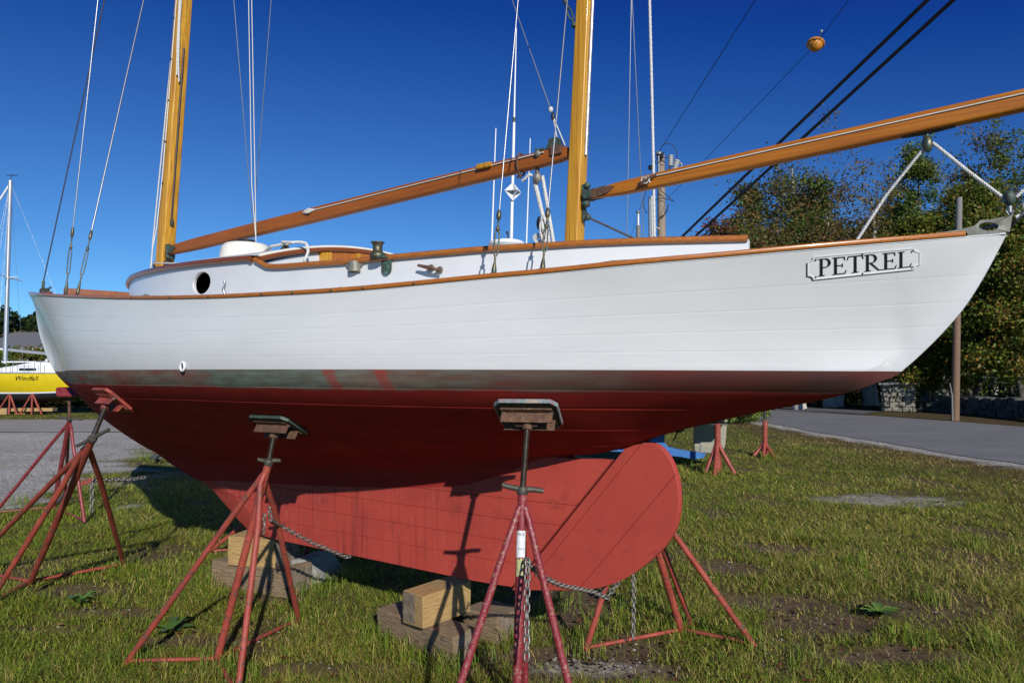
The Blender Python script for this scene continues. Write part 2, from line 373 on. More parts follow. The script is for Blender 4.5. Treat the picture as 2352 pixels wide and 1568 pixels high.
# ------------------------------------------------------------------ ground
_tab = rng.random((256, 256))
def vnoise(x, y):
    xi = np.floor(x).astype(int); yi = np.floor(y).astype(int); fx = x - xi; fy = y - yi
    fx = fx * fx * (3 - 2 * fx); fy = fy * fy * (3 - 2 * fy)
    g = lambda a, b: _tab[a & 255, b & 255]
    return (g(xi, yi) * (1 - fx) + g(xi + 1, yi) * fx) * (1 - fy) + (g(xi, yi + 1) * (1 - fx) + g(xi + 1, yi + 1) * fx) * fy
def fbm(x, y, o=4): return sum(vnoise(x * 2**i + 17 * i, y * 2**i + 31 * i) / 2**(i + 1) for i in range(o)) / (1 - .5**o)
sstep = lambda a, b, x: (lambda t: t * t * (3 - 2 * t))(np.clip((x - a) / (b - a), 0, 1))
near_px = [(1600, 938), (1681, 953), (1742, 967), (1886, 993), (2014, 1013), (2238, 1049), (2352, 1066)]
far_px = [(1560, 931), (1640, 935), (1700, 938), (1780, 942), (2036, 956), (2200, 968), (2352, 980)]
NE = [gnd(*q) for q in near_px]; FE = [gnd(*q) for q in far_px]
NE.append(NE[-1] + (NE[-1] - NE[-2]).normalized() * 14); FE.append(FE[-1] + (FE[-1] - FE[-2]).normalized() * 24)
neY = np.array([q.y for q in NE[::-1]]); neX = np.array([q.x for q in NE[::-1]])
def road_left(y): return np.interp(y, neY, neX)
BLOBS = [(gnd(150, 1352), .42, .16), (gnd(265, 1402), .34, .10), (gnd(430, 1468), .34, .10), (gnd(90, 1440), .3, .06), (gnd(1360, 1540), .5, .15), (gnd(1210, 1500), .35, .22), (gnd(1050, 1530), .30, .10), (gnd(1450, 1480), .30, .16),
         (gnd(1870, 1430), .36, .2), (gnd(1760, 1380), .40, .22), (gnd(1680, 1300), .30, .2), (gnd(1790, 1255), .35, .22), (gnd(600, 1370), .35, .10), (gnd(1290, 1380), .4, .5), (gnd(2060, 1500), .4, .15), (gnd(750, 1530), .4, .08)]
GRAV = [(gnd(2045, 1146), .72, .42), (gnd(1300, 1520), .35, .07)]
def masks(x, y):
    nz = fbm(x * 2.2, y * 2.2); nz2 = fbm(x * 6 + 40, y * 6)
    soil = np.zeros_like(x)
    for c, rx, ry in BLOBS:
        dd = np.sqrt(((x - c.x) / rx)**2 + ((y - c.y) / ry)**2) + (nz2 - .5) * 1.3
        soil = np.maximum(soil, 1 - sstep(.75, 1.25, dd))
    soil = np.maximum(soil, sstep(.63, .74, fbm(x * 1.3 + 9, y * 1.3)) * .7)
    gv = np.zeros_like(x)
    for c, rx, ry in GRAV:
        dd = np.sqrt(((x - c.x) / rx)**2 + ((y - c.y) / ry)**2) + (nz2 - .5) * 1.5
        gv = np.maximum(gv, (1 - sstep(.5, 1.4, dd)) * .72)
    # gravel yard on the left
    xb = -5.6 - .27 * (y - 8)
    yard = sstep(-.8, .9, (xb - x) + (nz - .5) * 3.2 + (fbm(x * .9, y * 3.5) - .5) * 2.2) * sstep(7.2, 9.5, y + (nz - .5) * 2.5) * (y < 26)
    gv = np.maximum(gv, yard)
    # stony shoulder of the road
    rl = road_left(y); s = rl - x
    sh = (1 - sstep(.25, .75, s + (nz2 - .5) * .8)) * (s > -.5) * (y > 6)
    gv = np.maximum(gv, sh)
    br = (1 - sstep(.6, 2.4, s + (nz - .5) * 1.6)) * (s > 0) * (y > 6)      # dry brown verge
    wood = ((x > road_left(y) + 6.5) & (y > 12)) * 1.0
    return soil, gv, np.maximum(br, wood)
def spaced(fine0, fine1, step, lo, hi, grow=1.12):
    a = list(np.arange(fine0, fine1, step)); s = step; q = a[-1]
    while q < hi: s *= grow; q += s; a.append(q)
    s = step; q = a[0]
    while q > lo: s *= grow; q -= s; a.insert(0, q)
    return np.array(a)
gx = spaced(-7, 9, .065, -900, 900, 1.1); gy = spaced(2.2, 12, .06, -60, 1500, 1.08)
X, Y = np.meshgrid(gx, gy); so_, gv_, br_ = masks(X, Y)
nearm = (np.abs(X) < 14) & (Y > 1) & (Y < 30)
Z = np.where(nearm, (fbm(X * 1.6, Y * 1.6) - 1) * .035 - so_ * .012 + (fbm(X * 9, Y * 9) - .5) * .012, -.02)
Z = np.where(X > road_left(Y) - .3, -.012, Z)
nyy, nxx = X.shape; I = np.arange(nyy * nxx).reshape(nyy, nxx)
Fq = np.stack([I[:-1, :-1], I[:-1, 1:], I[1:, 1:], I[1:, :-1]], -1).reshape(-1, 4)
def ground_mat():
    m, nt, p = new_mat('ground'); a = node(nt, 'ShaderNodeAttribute', attribute_name='tint'); s = node(nt, 'ShaderNodeSeparateColor')
    nt.links.new(a.outputs['Color'], s.inputs[0])
    g = ramp(nt, noise(nt, 2.2, 8, rough=.7).outputs[0], [(.3, (.06, .07, .014)), (.5, (.10, .095, .022)), (.7, (.16, .125, .04))]).outputs[0]
    soil = ramp(nt, noise(nt, 14, 8, rough=.75).outputs[0], [(.3, (.085, .055, .032)), (.55, (.15, .10, .06)), (.75, (.23, .17, .11))]).outputs[0]
    v = node(nt, 'ShaderNodeTexVoronoi'); v.inputs['Scale'].default_value = 42; tc = node(nt, 'ShaderNodeTexCoord'); nt.links.new(tc.outputs['Object'], v.inputs['Vector'])
    vb = node(nt, 'ShaderNodeRGBToBW'); nt.links.new(v.outputs['Color'], vb.inputs[0])
    gr = ramp(nt, vb.outputs[0], [(.15, (.26, .24, .20)), (.5, (.47, .435, .375)), (.85, (.66, .62, .55))]).outputs[0]
    gr = mix(nt, ramp(nt, noise(nt, .7, 5).outputs[0], [(.4, (0,)), (.7, (.5,))]).outputs[0], gr, (.20, .185, .155))
    litter = ramp(nt, noise(nt, 9, 8, rough=.75).outputs[0], [(.3, (.05, .04, .018)), (.55, (.10, .07, .03)), (.75, (.17, .10, .04))]).outputs[0]
    o = mix(nt, s.outputs[2], g, litter); o = mix(nt, s.outputs[0], o, soil); o = mix(nt, s.outputs[1], o, gr)
    nt.links.new(o, p.inputs['Base Color']); p.inputs['Roughness'].default_value = .95; p.inputs['Specular IOR Level'].default_value = .15
    bump(nt, p, noise(nt, 30, 8, rough=.7).outputs[0], .6, .03); return m
g_o = bpy.data.objects.new('ground', raw_mesh('ground', np.stack([X, Y, Z], -1).reshape(-1, 3), Fq, ground_mat(), np.stack([so_, gv_, br_], -1).reshape(-1, 3), True)); link(g_o, kind='structure')

def asphalt(name, c1, c2, c3, dusty=0):
    m, nt, p = new_mat(name)
    a = ramp(nt, noise(nt, 60, 6, rough=.8).outputs[0], [(.3, c1), (.5, c2), (.72, c3)]).outputs[0]
    b = ramp(nt, noise(nt, .9, 6, (.6, 1.1, 1)).outputs[0], [(.3, (.8,)), (.7, (1,))]).outputs[0]
    o = mix(nt, 1.0, a, b, 'MULTIPLY')
    if dusty: o = mix(nt, ramp(nt, noise(nt, .5, 5).outputs[0], [(.35, (0,)), (.7, (dusty,))]).outputs[0], o, (.24, .225, .20))
    nt.links.new(o, p.inputs['Base Color']); p.inputs['Roughness'].default_value = .95; p.inputs['Specular IOR Level'].default_value = .08
    bump(nt, p, noise(nt, 120, 4, rough=.8).outputs[0], .5, .01); return m
def resample(P, n):
    L = np.cumsum([0] + [(b - a).length for a, b in zip(P, P[1:])]); t = np.linspace(0, L[-1], n)
    return [Vector([np.interp(q, L, [p[k] for p in P]) for k in range(3)]) for q in t]
NE2 = resample([Vector((q.x, q.y, 0)) for q in NE], 60); FE2 = resample([Vector((q.x, q.y, 0)) for q in FE], 60)
for i, q in enumerate(NE2):
    q += Vector((random.uniform(-.11, .11), 0, 0))
rows = [[a.lerp(b, k / 8) + Vector((0, 0, .03 * math.sin(math.pi * k / 8))) for k in range(9)] for a, b in zip(NE2, FE2)]
MB().grid(rows, flip=True).build('road', asphalt('road_asphalt', (.17, .165, .16), (.225, .22, .213), (.33, .325, .315)), kind='structure')
def strip(name, pts0, pts1, m, z): return MB().grid([[Vector((a[0], a[1], z)), Vector(((a[0] + b[0]) / 2, (a[1] + b[1]) / 2, z + .02)), Vector((b[0], b[1], z))] for a, b in zip(pts0, pts1)], flip=True).build(name, m, kind='structure')
xs = np.linspace(-70, 1.5, 60)
strip('driveway', [(x, 19.6 + .12 * math.sin(x * 1.7) + .1 * math.sin(x * .6)) for x in xs], [(x, 25.0 + .1 * math.sin(x * 1.1)) for x in xs], asphalt('driveway_asphalt', (.31, .285, .24), (.40, .37, .315), (.50, .465, .40), .5), .0)
D0 = [gnd(1730, 931), gnd(1900, 938), gnd(1975, 942), gnd(2032, 945.5)]; D1 = [gnd(1790, 943), gnd(1850, 945.6), gnd(1930, 949), gnd(1985, 952.5)]
strip('side_drive', [(q.x, q.y) for q in D0], [(q.x, q.y + .3) for q in D1], asphalt('side_drive_asphalt', (.11, .11, .11), (.15, .15, .15), (.2, .2, .2)), .006)

# ------------------------------------------------------------------ grass
BLOCKED = []
def blades(name, n, ylo, yhi, segs, hrange, width, pw):
    u = rng.random(n); Yb = (ylo**(1 - pw) + u * (yhi**(1 - pw) - ylo**(1 - pw)))**(1 / (1 - pw))
    Xb = (rng.random(n) * 2 - 1) * (.86 * Yb + .8)
    so1, gv1, br1 = masks(Xb, Yb)
    cl = fbm(Xb * 3.1 + 5, Yb * 3.1); cl2 = fbm(Xb * .8 + 50, Yb * .8)
    keep = (rng.random(n) > np.clip(so1 * 1.05, 0, .93)) & (rng.random(n) > np.clip(gv1 * 1.25, 0, .985)) & (rng.random(n) < .35 + 1.1 * cl)
    rl = road_left(Yb); keep &= ~((Xb > rl - .04))
    keep &= ~((Yb > 19.3) & (Yb < 25.2) & (Xb < 1.7))
    Xb, Yb, cl, cl2, br1, gv1, so1 = [q[keep] for q in (Xb, Yb, cl, cl2, br1, gv1, so1)]; n = len(Xb)
    h = (hrange[0] + (hrange[1] - hrange[0]) * rng.random(n)**1.8) * (.45 + 1.1 * cl**1.3) * (1 - .35 * br1) * (1 - .35 * gv1)
    tuft = rng.random(n) < sstep(.56, .7, fbm(Xb * 1.7 + 80, Yb * 1.7)) * .6; h = np.where(tuft, h * 1.8, h) * (.6 + .6 * cl2)
    a = rng.random(n) * 2 * np.pi; lean = (.5 + 1.5 * rng.random(n)) * h; wv = width * (.6 + .8 * rng.random(n)) * (Yb / 4)**.55
    dx, dy = np.cos(a), np.sin(a); b = a + np.pi / 2 + (rng.random(n) - .5); wx, wy = np.cos(b) * wv / 2, np.sin(b) * wv / 2
    z0 = -.035 + np.zeros(n)
    P = lambda f, wf, zf: (np.stack([Xb + dx * lean * f - wx * wf, Yb + dy * lean * f - wy * wf, z0 + .02 + h * zf], -1), np.stack([Xb + dx * lean * f + wx * wf, Yb + dy * lean * f + wy * wf, z0 + .02 + h * zf], -1))
    l0, r0 = P(0, 1, 0); tip = np.stack([Xb + dx * lean, Yb + dy * lean, z0 + .02 + h * .92], -1)
    green = np.array([.24, .30, .026]); deep = np.array([.10, .165, .018]); straw = np.array([.50, .40, .12]); brown = np.array([.20, .12, .045]); lime = np.array([.32, .36, .04])
    k = rng.random((n, 1)); c2 = np.clip((cl2 - .35) * 3.0, 0, 1)[:, None]
    col = deep + (green - deep) * k
    col = np.where(rng.random((n, 1)) < .16, lime, col)
    dry = rng.random((n, 1)) < (.05 + .28 * c2 + .22 * sstep(.3, 3.0, Xb - .15 * Yb)[:, None] + .55 * br1[:, None] + .2 * so1[:, None]); col = np.where(dry, straw * (.6 + .6 * rng.random((n, 1))), col)
    col = np.where(rng.random((n, 1)) < .05 + .45 * br1[:, None], brown * (.6 + .7 * rng.random((n, 1))), col)
    col = col * (.62 + .75 * fbm(Xb * .55 + 70, Yb * .9 + 20))[:, None]
    if segs == 2:
        l1, r1 = P(.35, .75, .6); V = np.stack([l0, r0, l1, r1, tip], 1).reshape(-1, 3); o = np.arange(n)[:, None] * 5
        Fc = np.concatenate([o + [0, 1, 3], o + [0, 3, 2], o + [2, 3, 4]]); C = np.repeat(col, 5, 0)
    else:
        V = np.stack([l0, r0, tip], 1).reshape(-1, 3); Fc = np.arange(n)[:, None] * 3 + np.array([[0, 1, 2]]); C = np.repeat(col, 3, 0)
    o = bpy.data.objects.new(name, raw_mesh(name, V, Fc, MT['blade'], C)); link(o, kind='stuff'); return o
blades('short_grass', 370000, 2.3, 6.5, 2, (.018, .068), .0038, 1.3)
blades('short_grass', 420000, 6.4, 34, 1, (.024, .07), .0054, 1.5)
# scattered dry leaves and pebbles, small stuff lying on the lawn
def litter(name, n, m, size, ylo, yhi, cols, flat, where=None):
    Yb = ylo * (yhi / ylo)**rng.random(n); Xb = (rng.random(n) * 2 - 1) * (.8 * Yb + .5); s0, g0, b0 = masks(Xb, Yb)
    if where: k = rng.random(n) < where(s0, g0, b0); Xb, Yb = Xb[k], Yb[k]; n = len(Xb)
    k = Xb < road_left(Yb) - .05; Xb, Yb = Xb[k], Yb[k]; n = len(Xb)
    V = []; Fc = []
    a = rng.random(n) * 6.283; s = size * (.5 + rng.random(n)); z = rng.random(n) * .01 - .012
    base = [(1, 0, 0), (0, .6, .25), (-1, 0, .05), (0, -.6, .2)] if flat else [(1, 0, 0), (0, .8, 0), (-1, 0, 0), (0, -.8, 0), (.1, .1, .75)]
    base = np.array(base); P = np.stack([Xb[:, None] + s[:, None] * (base[:, 0] * np.cos(a)[:, None] - base[:, 1] * np.sin(a)[:, None]), Yb[:, None] + s[:, None] * (base[:, 0] * np.sin(a)[:, None] + base[:, 1] * np.cos(a)[:, None]), z[:, None] + s[:, None] * base[:, 2]], -1)
    if flat: P[:, :, 2] += .012
    kk = len(base); o = np.arange(n)[:, None] * kk
    Fc = np.concatenate([o + [0, 1, 2], o + [0, 2, 3]] if flat else [o + [0, 1, 4], o + [1, 2, 4], o + [2, 3, 4], o + [3, 0, 4]])
    C = np.array(cols)[rng.integers(0, len(cols), n)] * (.7 + .6 * rng.random((n, 1)))
    link(bpy.data.objects.new(name, raw_mesh(name, P.reshape(-1, 3), Fc, m, np.repeat(C, kk, 0))), kind='stuff')
litter('fallen_leaves', 3600, MT['leaf'], .019, 2.4, 20, [(.16, .09, .04), (.24, .15, .06), (.20, .06, .03), (.10, .07, .04)], True)
litter('gravel', 60000, MT['blade'], .009, 2.4, 22, [(.26, .24, .20), (.18, .165, .14), (.34, .31, .27), (.20, .16, .12)], False, lambda s, g, b: np.clip(g * 1.3 + s * .10, 0, 1))

TUFT = [gnd(u + random.uniform(-14, 14), v + random.uniform(-8, 8)) for u, v in ((740, 1345), (700, 1362), (480, 1345), (870, 1458), (900, 1500), (1040, 1528), (1100, 1515), (1180, 1480), (1345, 1492), (1400, 1430), (1450, 1400), (1500, 1390), (1560, 1456), (1580, 1440), (1730, 1484), (685, 1428), (500, 1522), (545, 1560), (285, 1300), (770, 1330), (820, 1340), (1300, 1390), (1240, 1410), (1520, 1340), (300, 1520), (1000, 1540), (1640, 1090), (1610, 1085), (1760, 1050), (1570, 1054), (1600, 1058), (140, 1180), (230, 1140), (60, 1160), (330, 1060), (1980, 1300), (2150, 1380), (2250, 1250), (2100, 1480), (1850, 1520), (2290, 1500))]
def tufts():
    V, Fc, C = [], [], []
    for c in TUFT:
        k = .75 + .06 * c.y
        for _ in range(int(70)):
            a = random.uniform(0, 6.28); r = random.random() ** .6 * .13 * k; x, y = c.x + r * math.cos(a), c.y + r * math.sin(a); h = random.uniform(.05, .13) * k; b = random.uniform(0, 6.28); ln = h * random.uniform(.3, 1.1); wv = .0038 * k; q = b + 1.57
            o = len(V); wx, wy = wv * math.cos(q) / 2, wv * math.sin(q) / 2; dx, dy = ln * math.cos(b), ln * math.sin(b)
            V += [(x - wx, y - wy, -.02), (x + wx, y + wy, -.02), (x + dx * .4 - wx, y + dy * .4 - wy, h * .65), (x + dx * .4 + wx, y + dy * .4 + wy, h * .65), (x + dx, y + dy, h * .9)]
            Fc += [(o, o + 1, o + 3), (o, o + 3, o + 2), (o + 2, o + 3, o + 4)]; g = random.random(); cc = (.10 + .12 * g, .17 + .13 * g, .018 + .012 * g) if random.random() > .18 else (.42, .33, .10); C += [cc] * 5
    link(bpy.data.objects.new('grass_tufts', raw_mesh('grass_tufts', np.array(V), np.array(Fc), MT['blade'], np.array(C))), kind='stuff')
tufts()
def weed(c, r, n, name, label, col, up=.5):
    m, nt, p = new_mat(name + '_leaf'); V = []
    b = MB()
    for i in range(n):
        a = 2.399 * i; L = r * random.uniform(.6, 1); t = random.uniform(.3, 1) * up
        d = Vector((math.cos(a), math.sin(a), 0)); s = Vector((-d.y, d.x, 0)); wd = L * random.uniform(.18, .28)
        pr = [(0, .15, 0), (.3, .7, .5), (.65, 1, .85), (.88, .7, .85), (1, .08, .75)]
        G = [[c + d * L * f - s * wd * w_ + Vector((0, 0, L * t * z + .01 * 1)), c + d * L * f + Vector((0, 0, L * t * z)), c + d * L * f + s * wd * w_ + Vector((0, 0, L * t * z + .01))] for f, w_, z in pr]
        b.grid(G)
    p.inputs['Base Color'].default_value = (*col, 1); p.inputs['Roughness'].default_value = .45
    return tag(b.build(name, m), label, 'plant')
weed(gnd(183, 1388), .13, 7, 'broadleaf_weed', 'small bright green broadleaf weed beside bare soil at the left', (.08, .17, .03), .9)
weed(gnd(2020, 1412), .12, 17, 'dock_weed', 'low rosette of dark green dock leaves in the lawn at the right', (.11, .19, .03), .5)
weed(gnd(390, 1448), .14, 8, 'clover_weed', 'flat green weed rosette between two bare patches at the left stand', (.06, .12, .025), .4)

# ------------------------------------------------------------------ the white ketch
boat = thing('sailboat', 'white wooden ketch with red bottom and varnished masts propped on red stands', 'sailboat', (ORG[0], ORG[1], 0), math.atan2(FW[1], FW[0]))
DTIP, DSTERN = 6.10, -2.215
b_s = hermite([-2.215, -2.12, -1.87, -1.6, -1.33, -1.04, -.72, -.28, .2, .9, 1.8, 2.4, 2.8, 3.45, 4, 4.6, 5, 5.5, 5.92, 6.10], [.03, .10, .277, .448, .586, .729, .834, .967, 1.075, 1.157, 1.162, 1.12, 1.07, .985, .825, .615, .462, .275, .112, .022])
z_s = hermite([-2.215, -1.87, -1.6, -1.33, -1.04, -.72, -.51, -.28, 0, .2, .54, .9, 1.2, 1.8, 2.4, 2.8, 3.45, 4, 4.6, 5.2, 5.7, 6.10], [2.034, 1.998, 1.973, 1.951, 1.931, 1.912, 1.903, 1.892, 1.882, 1.879, 1.883, 1.892, 1.906, 1.945, 1.995, 2.032, 2.098, 2.155, 2.225, 2.295, 2.352, 2.395])
b_w = hermite([-1.86, -1.5, -1, -.5, 0, .5, 1, 2, 3, 3.5, 4, 5, 5.545], [.02, .27, .58, .81, .97, 1.075, 1.125, 1.11, .94, .77, .565, .175, .02])
z_w = lambda d: WLZ0 + WLS * d
z_r = hermite([-2.215, -2.156, -2.085, -2.012, -1.938, -1.862, -1.753, -1.59, -1.416, -1.211, -1.011, -.818, -.67, -.2, .5, 1.5, 2.5, 3.1, 3.69, 4.455, 5.061, 5.30, 5.545, 5.80, 6.0, 6.10],
              [2.030, 1.907, 1.780, 1.684, 1.602, 1.529, 1.474, 1.418, 1.378, 1.329, 1.278, 1.219, 1.163, 1.09, 1.0, .93, .89, .86, .91, 1.195, 1.374, 1.455, 1.574, 1.80, 2.10, 2.385])
KH = .035
def bez(a, b, c, d, n):
    t = np.linspace(0, 1, n)[:, None]; a, b, c, d = map(np.array, (a, b, c, d))
    return (1 - t)**3 * a + 3 * t * (1 - t)**2 * b + 3 * t * t * (1 - t) * c + t**3 * d
def section(d):
    """returns dense top-sides polyline and underwater polyline of (b, z)"""
    zs, zr, bs = float(z_s(d)), float(z_r(d)), float(b_s(d)); kh = min(float(np.interp(d, [-2, -1.2, -.6, .0, 3.0, 3.6, 4.4, 5.4], [.016, KH, KH, .053, .053, KH, KH, .016])), bs)
    zw = max(float(z_w(d)), zr + 1e-3); zw = min(zw, zs - 1e-3); bw = max(float(b_w(d)) if -1.86 < d < 5.545 else kh, kh)
    zw = max(zw, zr + 5e-4)
    H1 = zs - zw; tn = .36 * min(1, max(0, bw - .02) / .25); sl = 1.25 * (bs - bw) / max(H1, 1e-3)
    A = (bs, zs); D = (bw, zw)
    top = bez(A, (bs - sl * H1 * .36, zs - H1 * .36), (bw + tn * H1 * .30, zw + H1 * .34), D, 40)
    H2 = zw - zr; h1 = H2 * .20
    und = bez(D, (bw - tn * h1 * .45, zw - h1), (kh + .66 * (bw - kh), zr + .43 * H2), (kh, zr), 60)
    fl = float(np.interp(d, [-.45, .3, 2.9, 3.55], [0, .12, .15, 0]))     # hollow garboard faired into the keel
    if fl > .01:
        k = int(np.argmax(und[:, 0] < kh + fl * 1.25)); Q = und[k]; t = np.linspace(0, 1, 16)[:, None]
        fil = (1 - t)**2 * Q + 2 * t * (1 - t) * np.array((kh, Q[1] + (zr - Q[1]) * 1.0)) + t * t * np.array((kh, zr - fl)); und = np.concatenate([und[:k], fil])
    return top, und
def along(poly):
    L = np.concatenate([[0], np.cumsum(np.linalg.norm(np.diff(poly, axis=0), axis=1))]); return L
DS = np.unique(np.concatenate([np.linspace(DSTERN, -1.6, 26), np.linspace(-1.6, 4.9, 60), np.linspace(4.9, DTIP, 34)]))
SEC = [section(d) for d in DS]
TA = [0, .27, .46, .64, .82]; TB = [.0, .16, .30, .44, .58, .72, .86, 1.0]
# strake boundaries in (part, fraction): topsides then underwater
def pt(i, part, f):
    poly = SEC[i][part]; L = along(poly); x = f * L[-1]
    return np.array([DS[i], np.interp(x, L, poly[:, 0]), np.interp(x, L, poly[:, 1])]), L[-1]
_mid = SEC[int(np.argmin(abs(DS - 1.5)))][1]; _ml = along(_mid); MIDH = _mid[0, 1] - _mid[-1, 1]
def MIDD(f): return _mid[0, 1] - float(np.interp(f * _ml[-1], _ml, _mid[:, 1]))
def comb(i, s):                               # s in [0,1] topsides by height, [1,2] underwater by girth
    if s > 1:
        poly = SEC[i][1]; zw, zr = poly[0, 1], poly[-1, 1]
        if s >= 2 or zw - zr < 2e-3: return np.array([DS[i], *poly[-1]])
        dz = MIDD(s - 1) * max(1.0, (zw - zr) / MIDH); z = max(zw - dz, zr + 1e-5)
        return np.array([DS[i], np.interp(-z, -poly[:, 1], poly[:, 0]), z])
    poly = SEC[i][0]; d = DS[i]; z = poly[0, 1] - s * (poly[0, 1] - min(float(z_w(d)), poly[0, 1] - .02)); z = max(z, poly[-1, 1])
    return np.array([d, np.interp(-z, -poly[:, 1], poly[:, 0]), z])
BND = TA + [1.06 + .0] + [1 + q for q in TB[1:]]
BND[5] = 1.07
NG = [along(s[0])[-1] for s in SEC]; UG = [along(s[1])[-1] for s in SEC]
def strake(s0, s1):
    rows = []
    for i, d in enumerate(DS):
        def shift(s, mm):
            g = NG[i] if s < 1 or (s == 1 and mm < 0) else UG[i]; return s + mm / 1000 / max(g, .02)
        w_ = (s1 - s0); e = [shift(s0, .06), shift(s0, 1.2), shift(s0, 7), None, shift(s1, -7), shift(s1, -1.2), shift(s1, -.06)]
        lim = lambda x: min(max(x, s0), s1)
        e = [None if x is None else lim(x) for x in e]
        mids = [e[2] + (e[4] - e[2]) * k / 7 for k in range(1, 7)] if e[4] > e[2] else [(s0 + s1) / 2] * 6
        ss = [e[0], e[1], e[2]] + mids + [e[4], e[5], e[6]]; ss = list(np.maximum.accumulate(ss))
        rows.append([comb(i, s) for s in ss])
    G = np.array(rows)                         # (nd, ns, 3)
    du = np.gradient(G, axis=0); dv = np.gradient(G, axis=1); N = np.cross(du, dv); N /= np.maximum(np.linalg.norm(N, axis=2, keepdims=True), 1e-9)
    if N[len(DS) // 2, 5, 1] < 0: N = -N
    return G, N
import bmesh
def weld(o):
    bm = bmesh.new(); bm.from_mesh(o.data); bmesh.ops.remove_doubles(bm, verts=bm.verts[:], dist=2e-4); bmesh.ops.dissolve_degenerate(bm, dist=1e-4, edges=bm.edges[:]); bm.to_mesh(o.data); bm.free()
HB = [c for c in BND]
for a, b in zip(HB, HB[1:]):
    G, N = strake(a, b); rec = .0002 if b <= 1.1 else .0014
    G2 = G.copy(); G2[:, 0] -= N[:, 0] * rec; G2[:, -1] -= N[:, -1] * rec
    wob = (np.array([random.uniform(-1, 1) for _ in range(G.shape[0])]) * (.0002 if b < 1.1 else .0006))[:, None]
    G2[:, 1:3] += N[:, 1:3] * (wob[:, :, None] + (.0 if b < 1.1 else .0005)); 
    weld(MB().grid(G2.tolist(), flip=False).build('hull_plank', MT['hull'], boat))
    G3 = G2.copy(); G3[:, :, 1] *= -1
    weld(MB().grid(G3.tolist(), flip=True).build('hull_plank', MT['hull'], boat))
# inner shell behind the seams
SS = np.concatenate([np.linspace(0, 1, 14), np.linspace(1, 2, 22)[1:]])
G = np.array([[comb(i, s) for s in SS] for i in range(len(DS))]); du = np.gradient(G, axis=0); dv = np.gradient(G, axis=1); N = np.cross(du, dv); N /= np.maximum(np.linalg.norm(N, axis=2, keepdims=True), 1e-9)
if N[60, 8, 1] < 0: N = -N
G -= N * np.minimum(.004, .4 * G[:, :, 1:2]); Gm = G.copy(); Gm[:, :, 1] *= -1
MB().grid(np.concatenate([G, Gm[:, ::-1]], axis=1).tolist()).build('hull_shell', MT['hull'], boat)
# deck with camber, rub rail
def deck_z(d, b): bs = float(b_s(d)); return float(z_s(d)) - .004 + .05 * bs * (1 - (b / max(bs, .01))**2)
MB().grid([[(d, b_s(d) * k, deck_z(d, b_s(d) * k)) for k in np.linspace(-1, 1, 15)] for d in DS]).build('deck', MT['cabin'], boat)
for sgn in (1, -1):
    b_ = MB(); R_ = []
    for d in np.concatenate([DS[(DS > -2.095) & (DS < 5.98)]]):
        z, b = float(z_s(d)), float(b_s(d)); o = .007
        R_.append([(d, sgn * (b + y_), z + zz) for y_, zz in ((-.05, .002), (-.05, .016), (-.012, .02), (o * .6, .0195), (o, .015), (o, .004), (o * .6, .0005), (-.01, .0))])
    b_.grid(R_, flip=sgn < 0); b_.build('rub_rail', MT['rail'], boat)
# bow end of rail
arc = [(5.98 + .15 * math.cos(a), .065 * math.sin(a), float(z_s(5.98)) + .01 + .012 * math.cos(a)) for a in np.linspace(-1.5, 1.5, 9)]
MB().tube(arc, .012, 6).build('rail_cap', MT['varnish'], boat)
# ---- keel timbers and rudder
KW = .052
kb = lambda d: .388
post0, post1 = (-.670, 1.163), (-.006, .376)           # sternpost line top, bottom
def post_d(z): t = (z - post1[1]) / (post0[1] - post1[1]); return post1[0] + t * (post0[0] - post1[0])
def stem_d(z): return float(np.interp(z, [.388, .43, .50, .656, .80, .91], [2.30, 2.405, 2.52, 2.80, 3.30, 3.75]))
lev = [.388, .52, .635, .75, .86, 1.10]
for z0, z1 in zip(lev, lev[1:]):
    b_ = MB(); rows = []
    FR = [('a', 0), ('a', .07), ('a', .14), ('a', .24), ('c', .46), ('c', .34), ('c', .23), ('c', .12), ('c', 0)]; n = len(FR) - 1
    for k, (en, q_) in enumerate(FR):
        col = []
        for z, inset in ((z0 + .0005, .0035), (z0 + .0025, 0), ((z0 + z1) / 2, 0), (z1 - .0025, 0), (z1 - .0005, .0035)):
            a, c = post_d(z) + .004, stem_d(min(z, .91)) - .0
            d = a + q_ if en == 'a' else c - q_
            slope = .05 * (1 - k / n) * 0
            fair = min(1, (c - d) / .35 + .12)      # leading edge tapers
            aft = .50 + .50 * min(1, (d - a) / .22)
            flare = 0.0
            col.append((d, (KW + flare) * fair * aft - inset, z))
        rows.append(col)
    b_.grid(rows, flip=True, smooth=False); b_.grid([[(d, -y, z) for d, y, z in r] for r in rows], smooth=False)
    lo = [r[0] for r in rows]; b_.grid([[p for p in lo], [(d, -y, z) for d, y, z in lo]]); hi = [r[-1] for r in rows]; b_.grid([[p for p in hi], [(d, -y, z) for d, y, z in hi]])
    b_.grid([[p for p in rows[0]], [(d, -y, z) for d, y, z in rows[0]]]); b_.grid([[p for p in rows[-1]], [(d, -y, z) for d, y, z in rows[-1]]])
    b_.build('keel_timber', MT['keel'], boat)
rud = MB().build('rudder', MT['keel'], boat) if False else link(bpy.data.objects.new('rudder', None), boat)
rp = hermite(np.linspace(0, 1, 14), [-.690, -.735, -.79, -.85, -.905, -.94, -.951, -.94, -.905, -.835, -.70, -.57, -.40, -.02])
rz = hermite(np.linspace(0, 1, 14), [1.165, 1.187, 1.196, 1.185, 1.130, 1.045, .94, .845, .76, .672, .556, .485, .438, .372])
OUT = [(float(rp(t)), float(rz(t))) for t in np.linspace(0, 1, 60)]
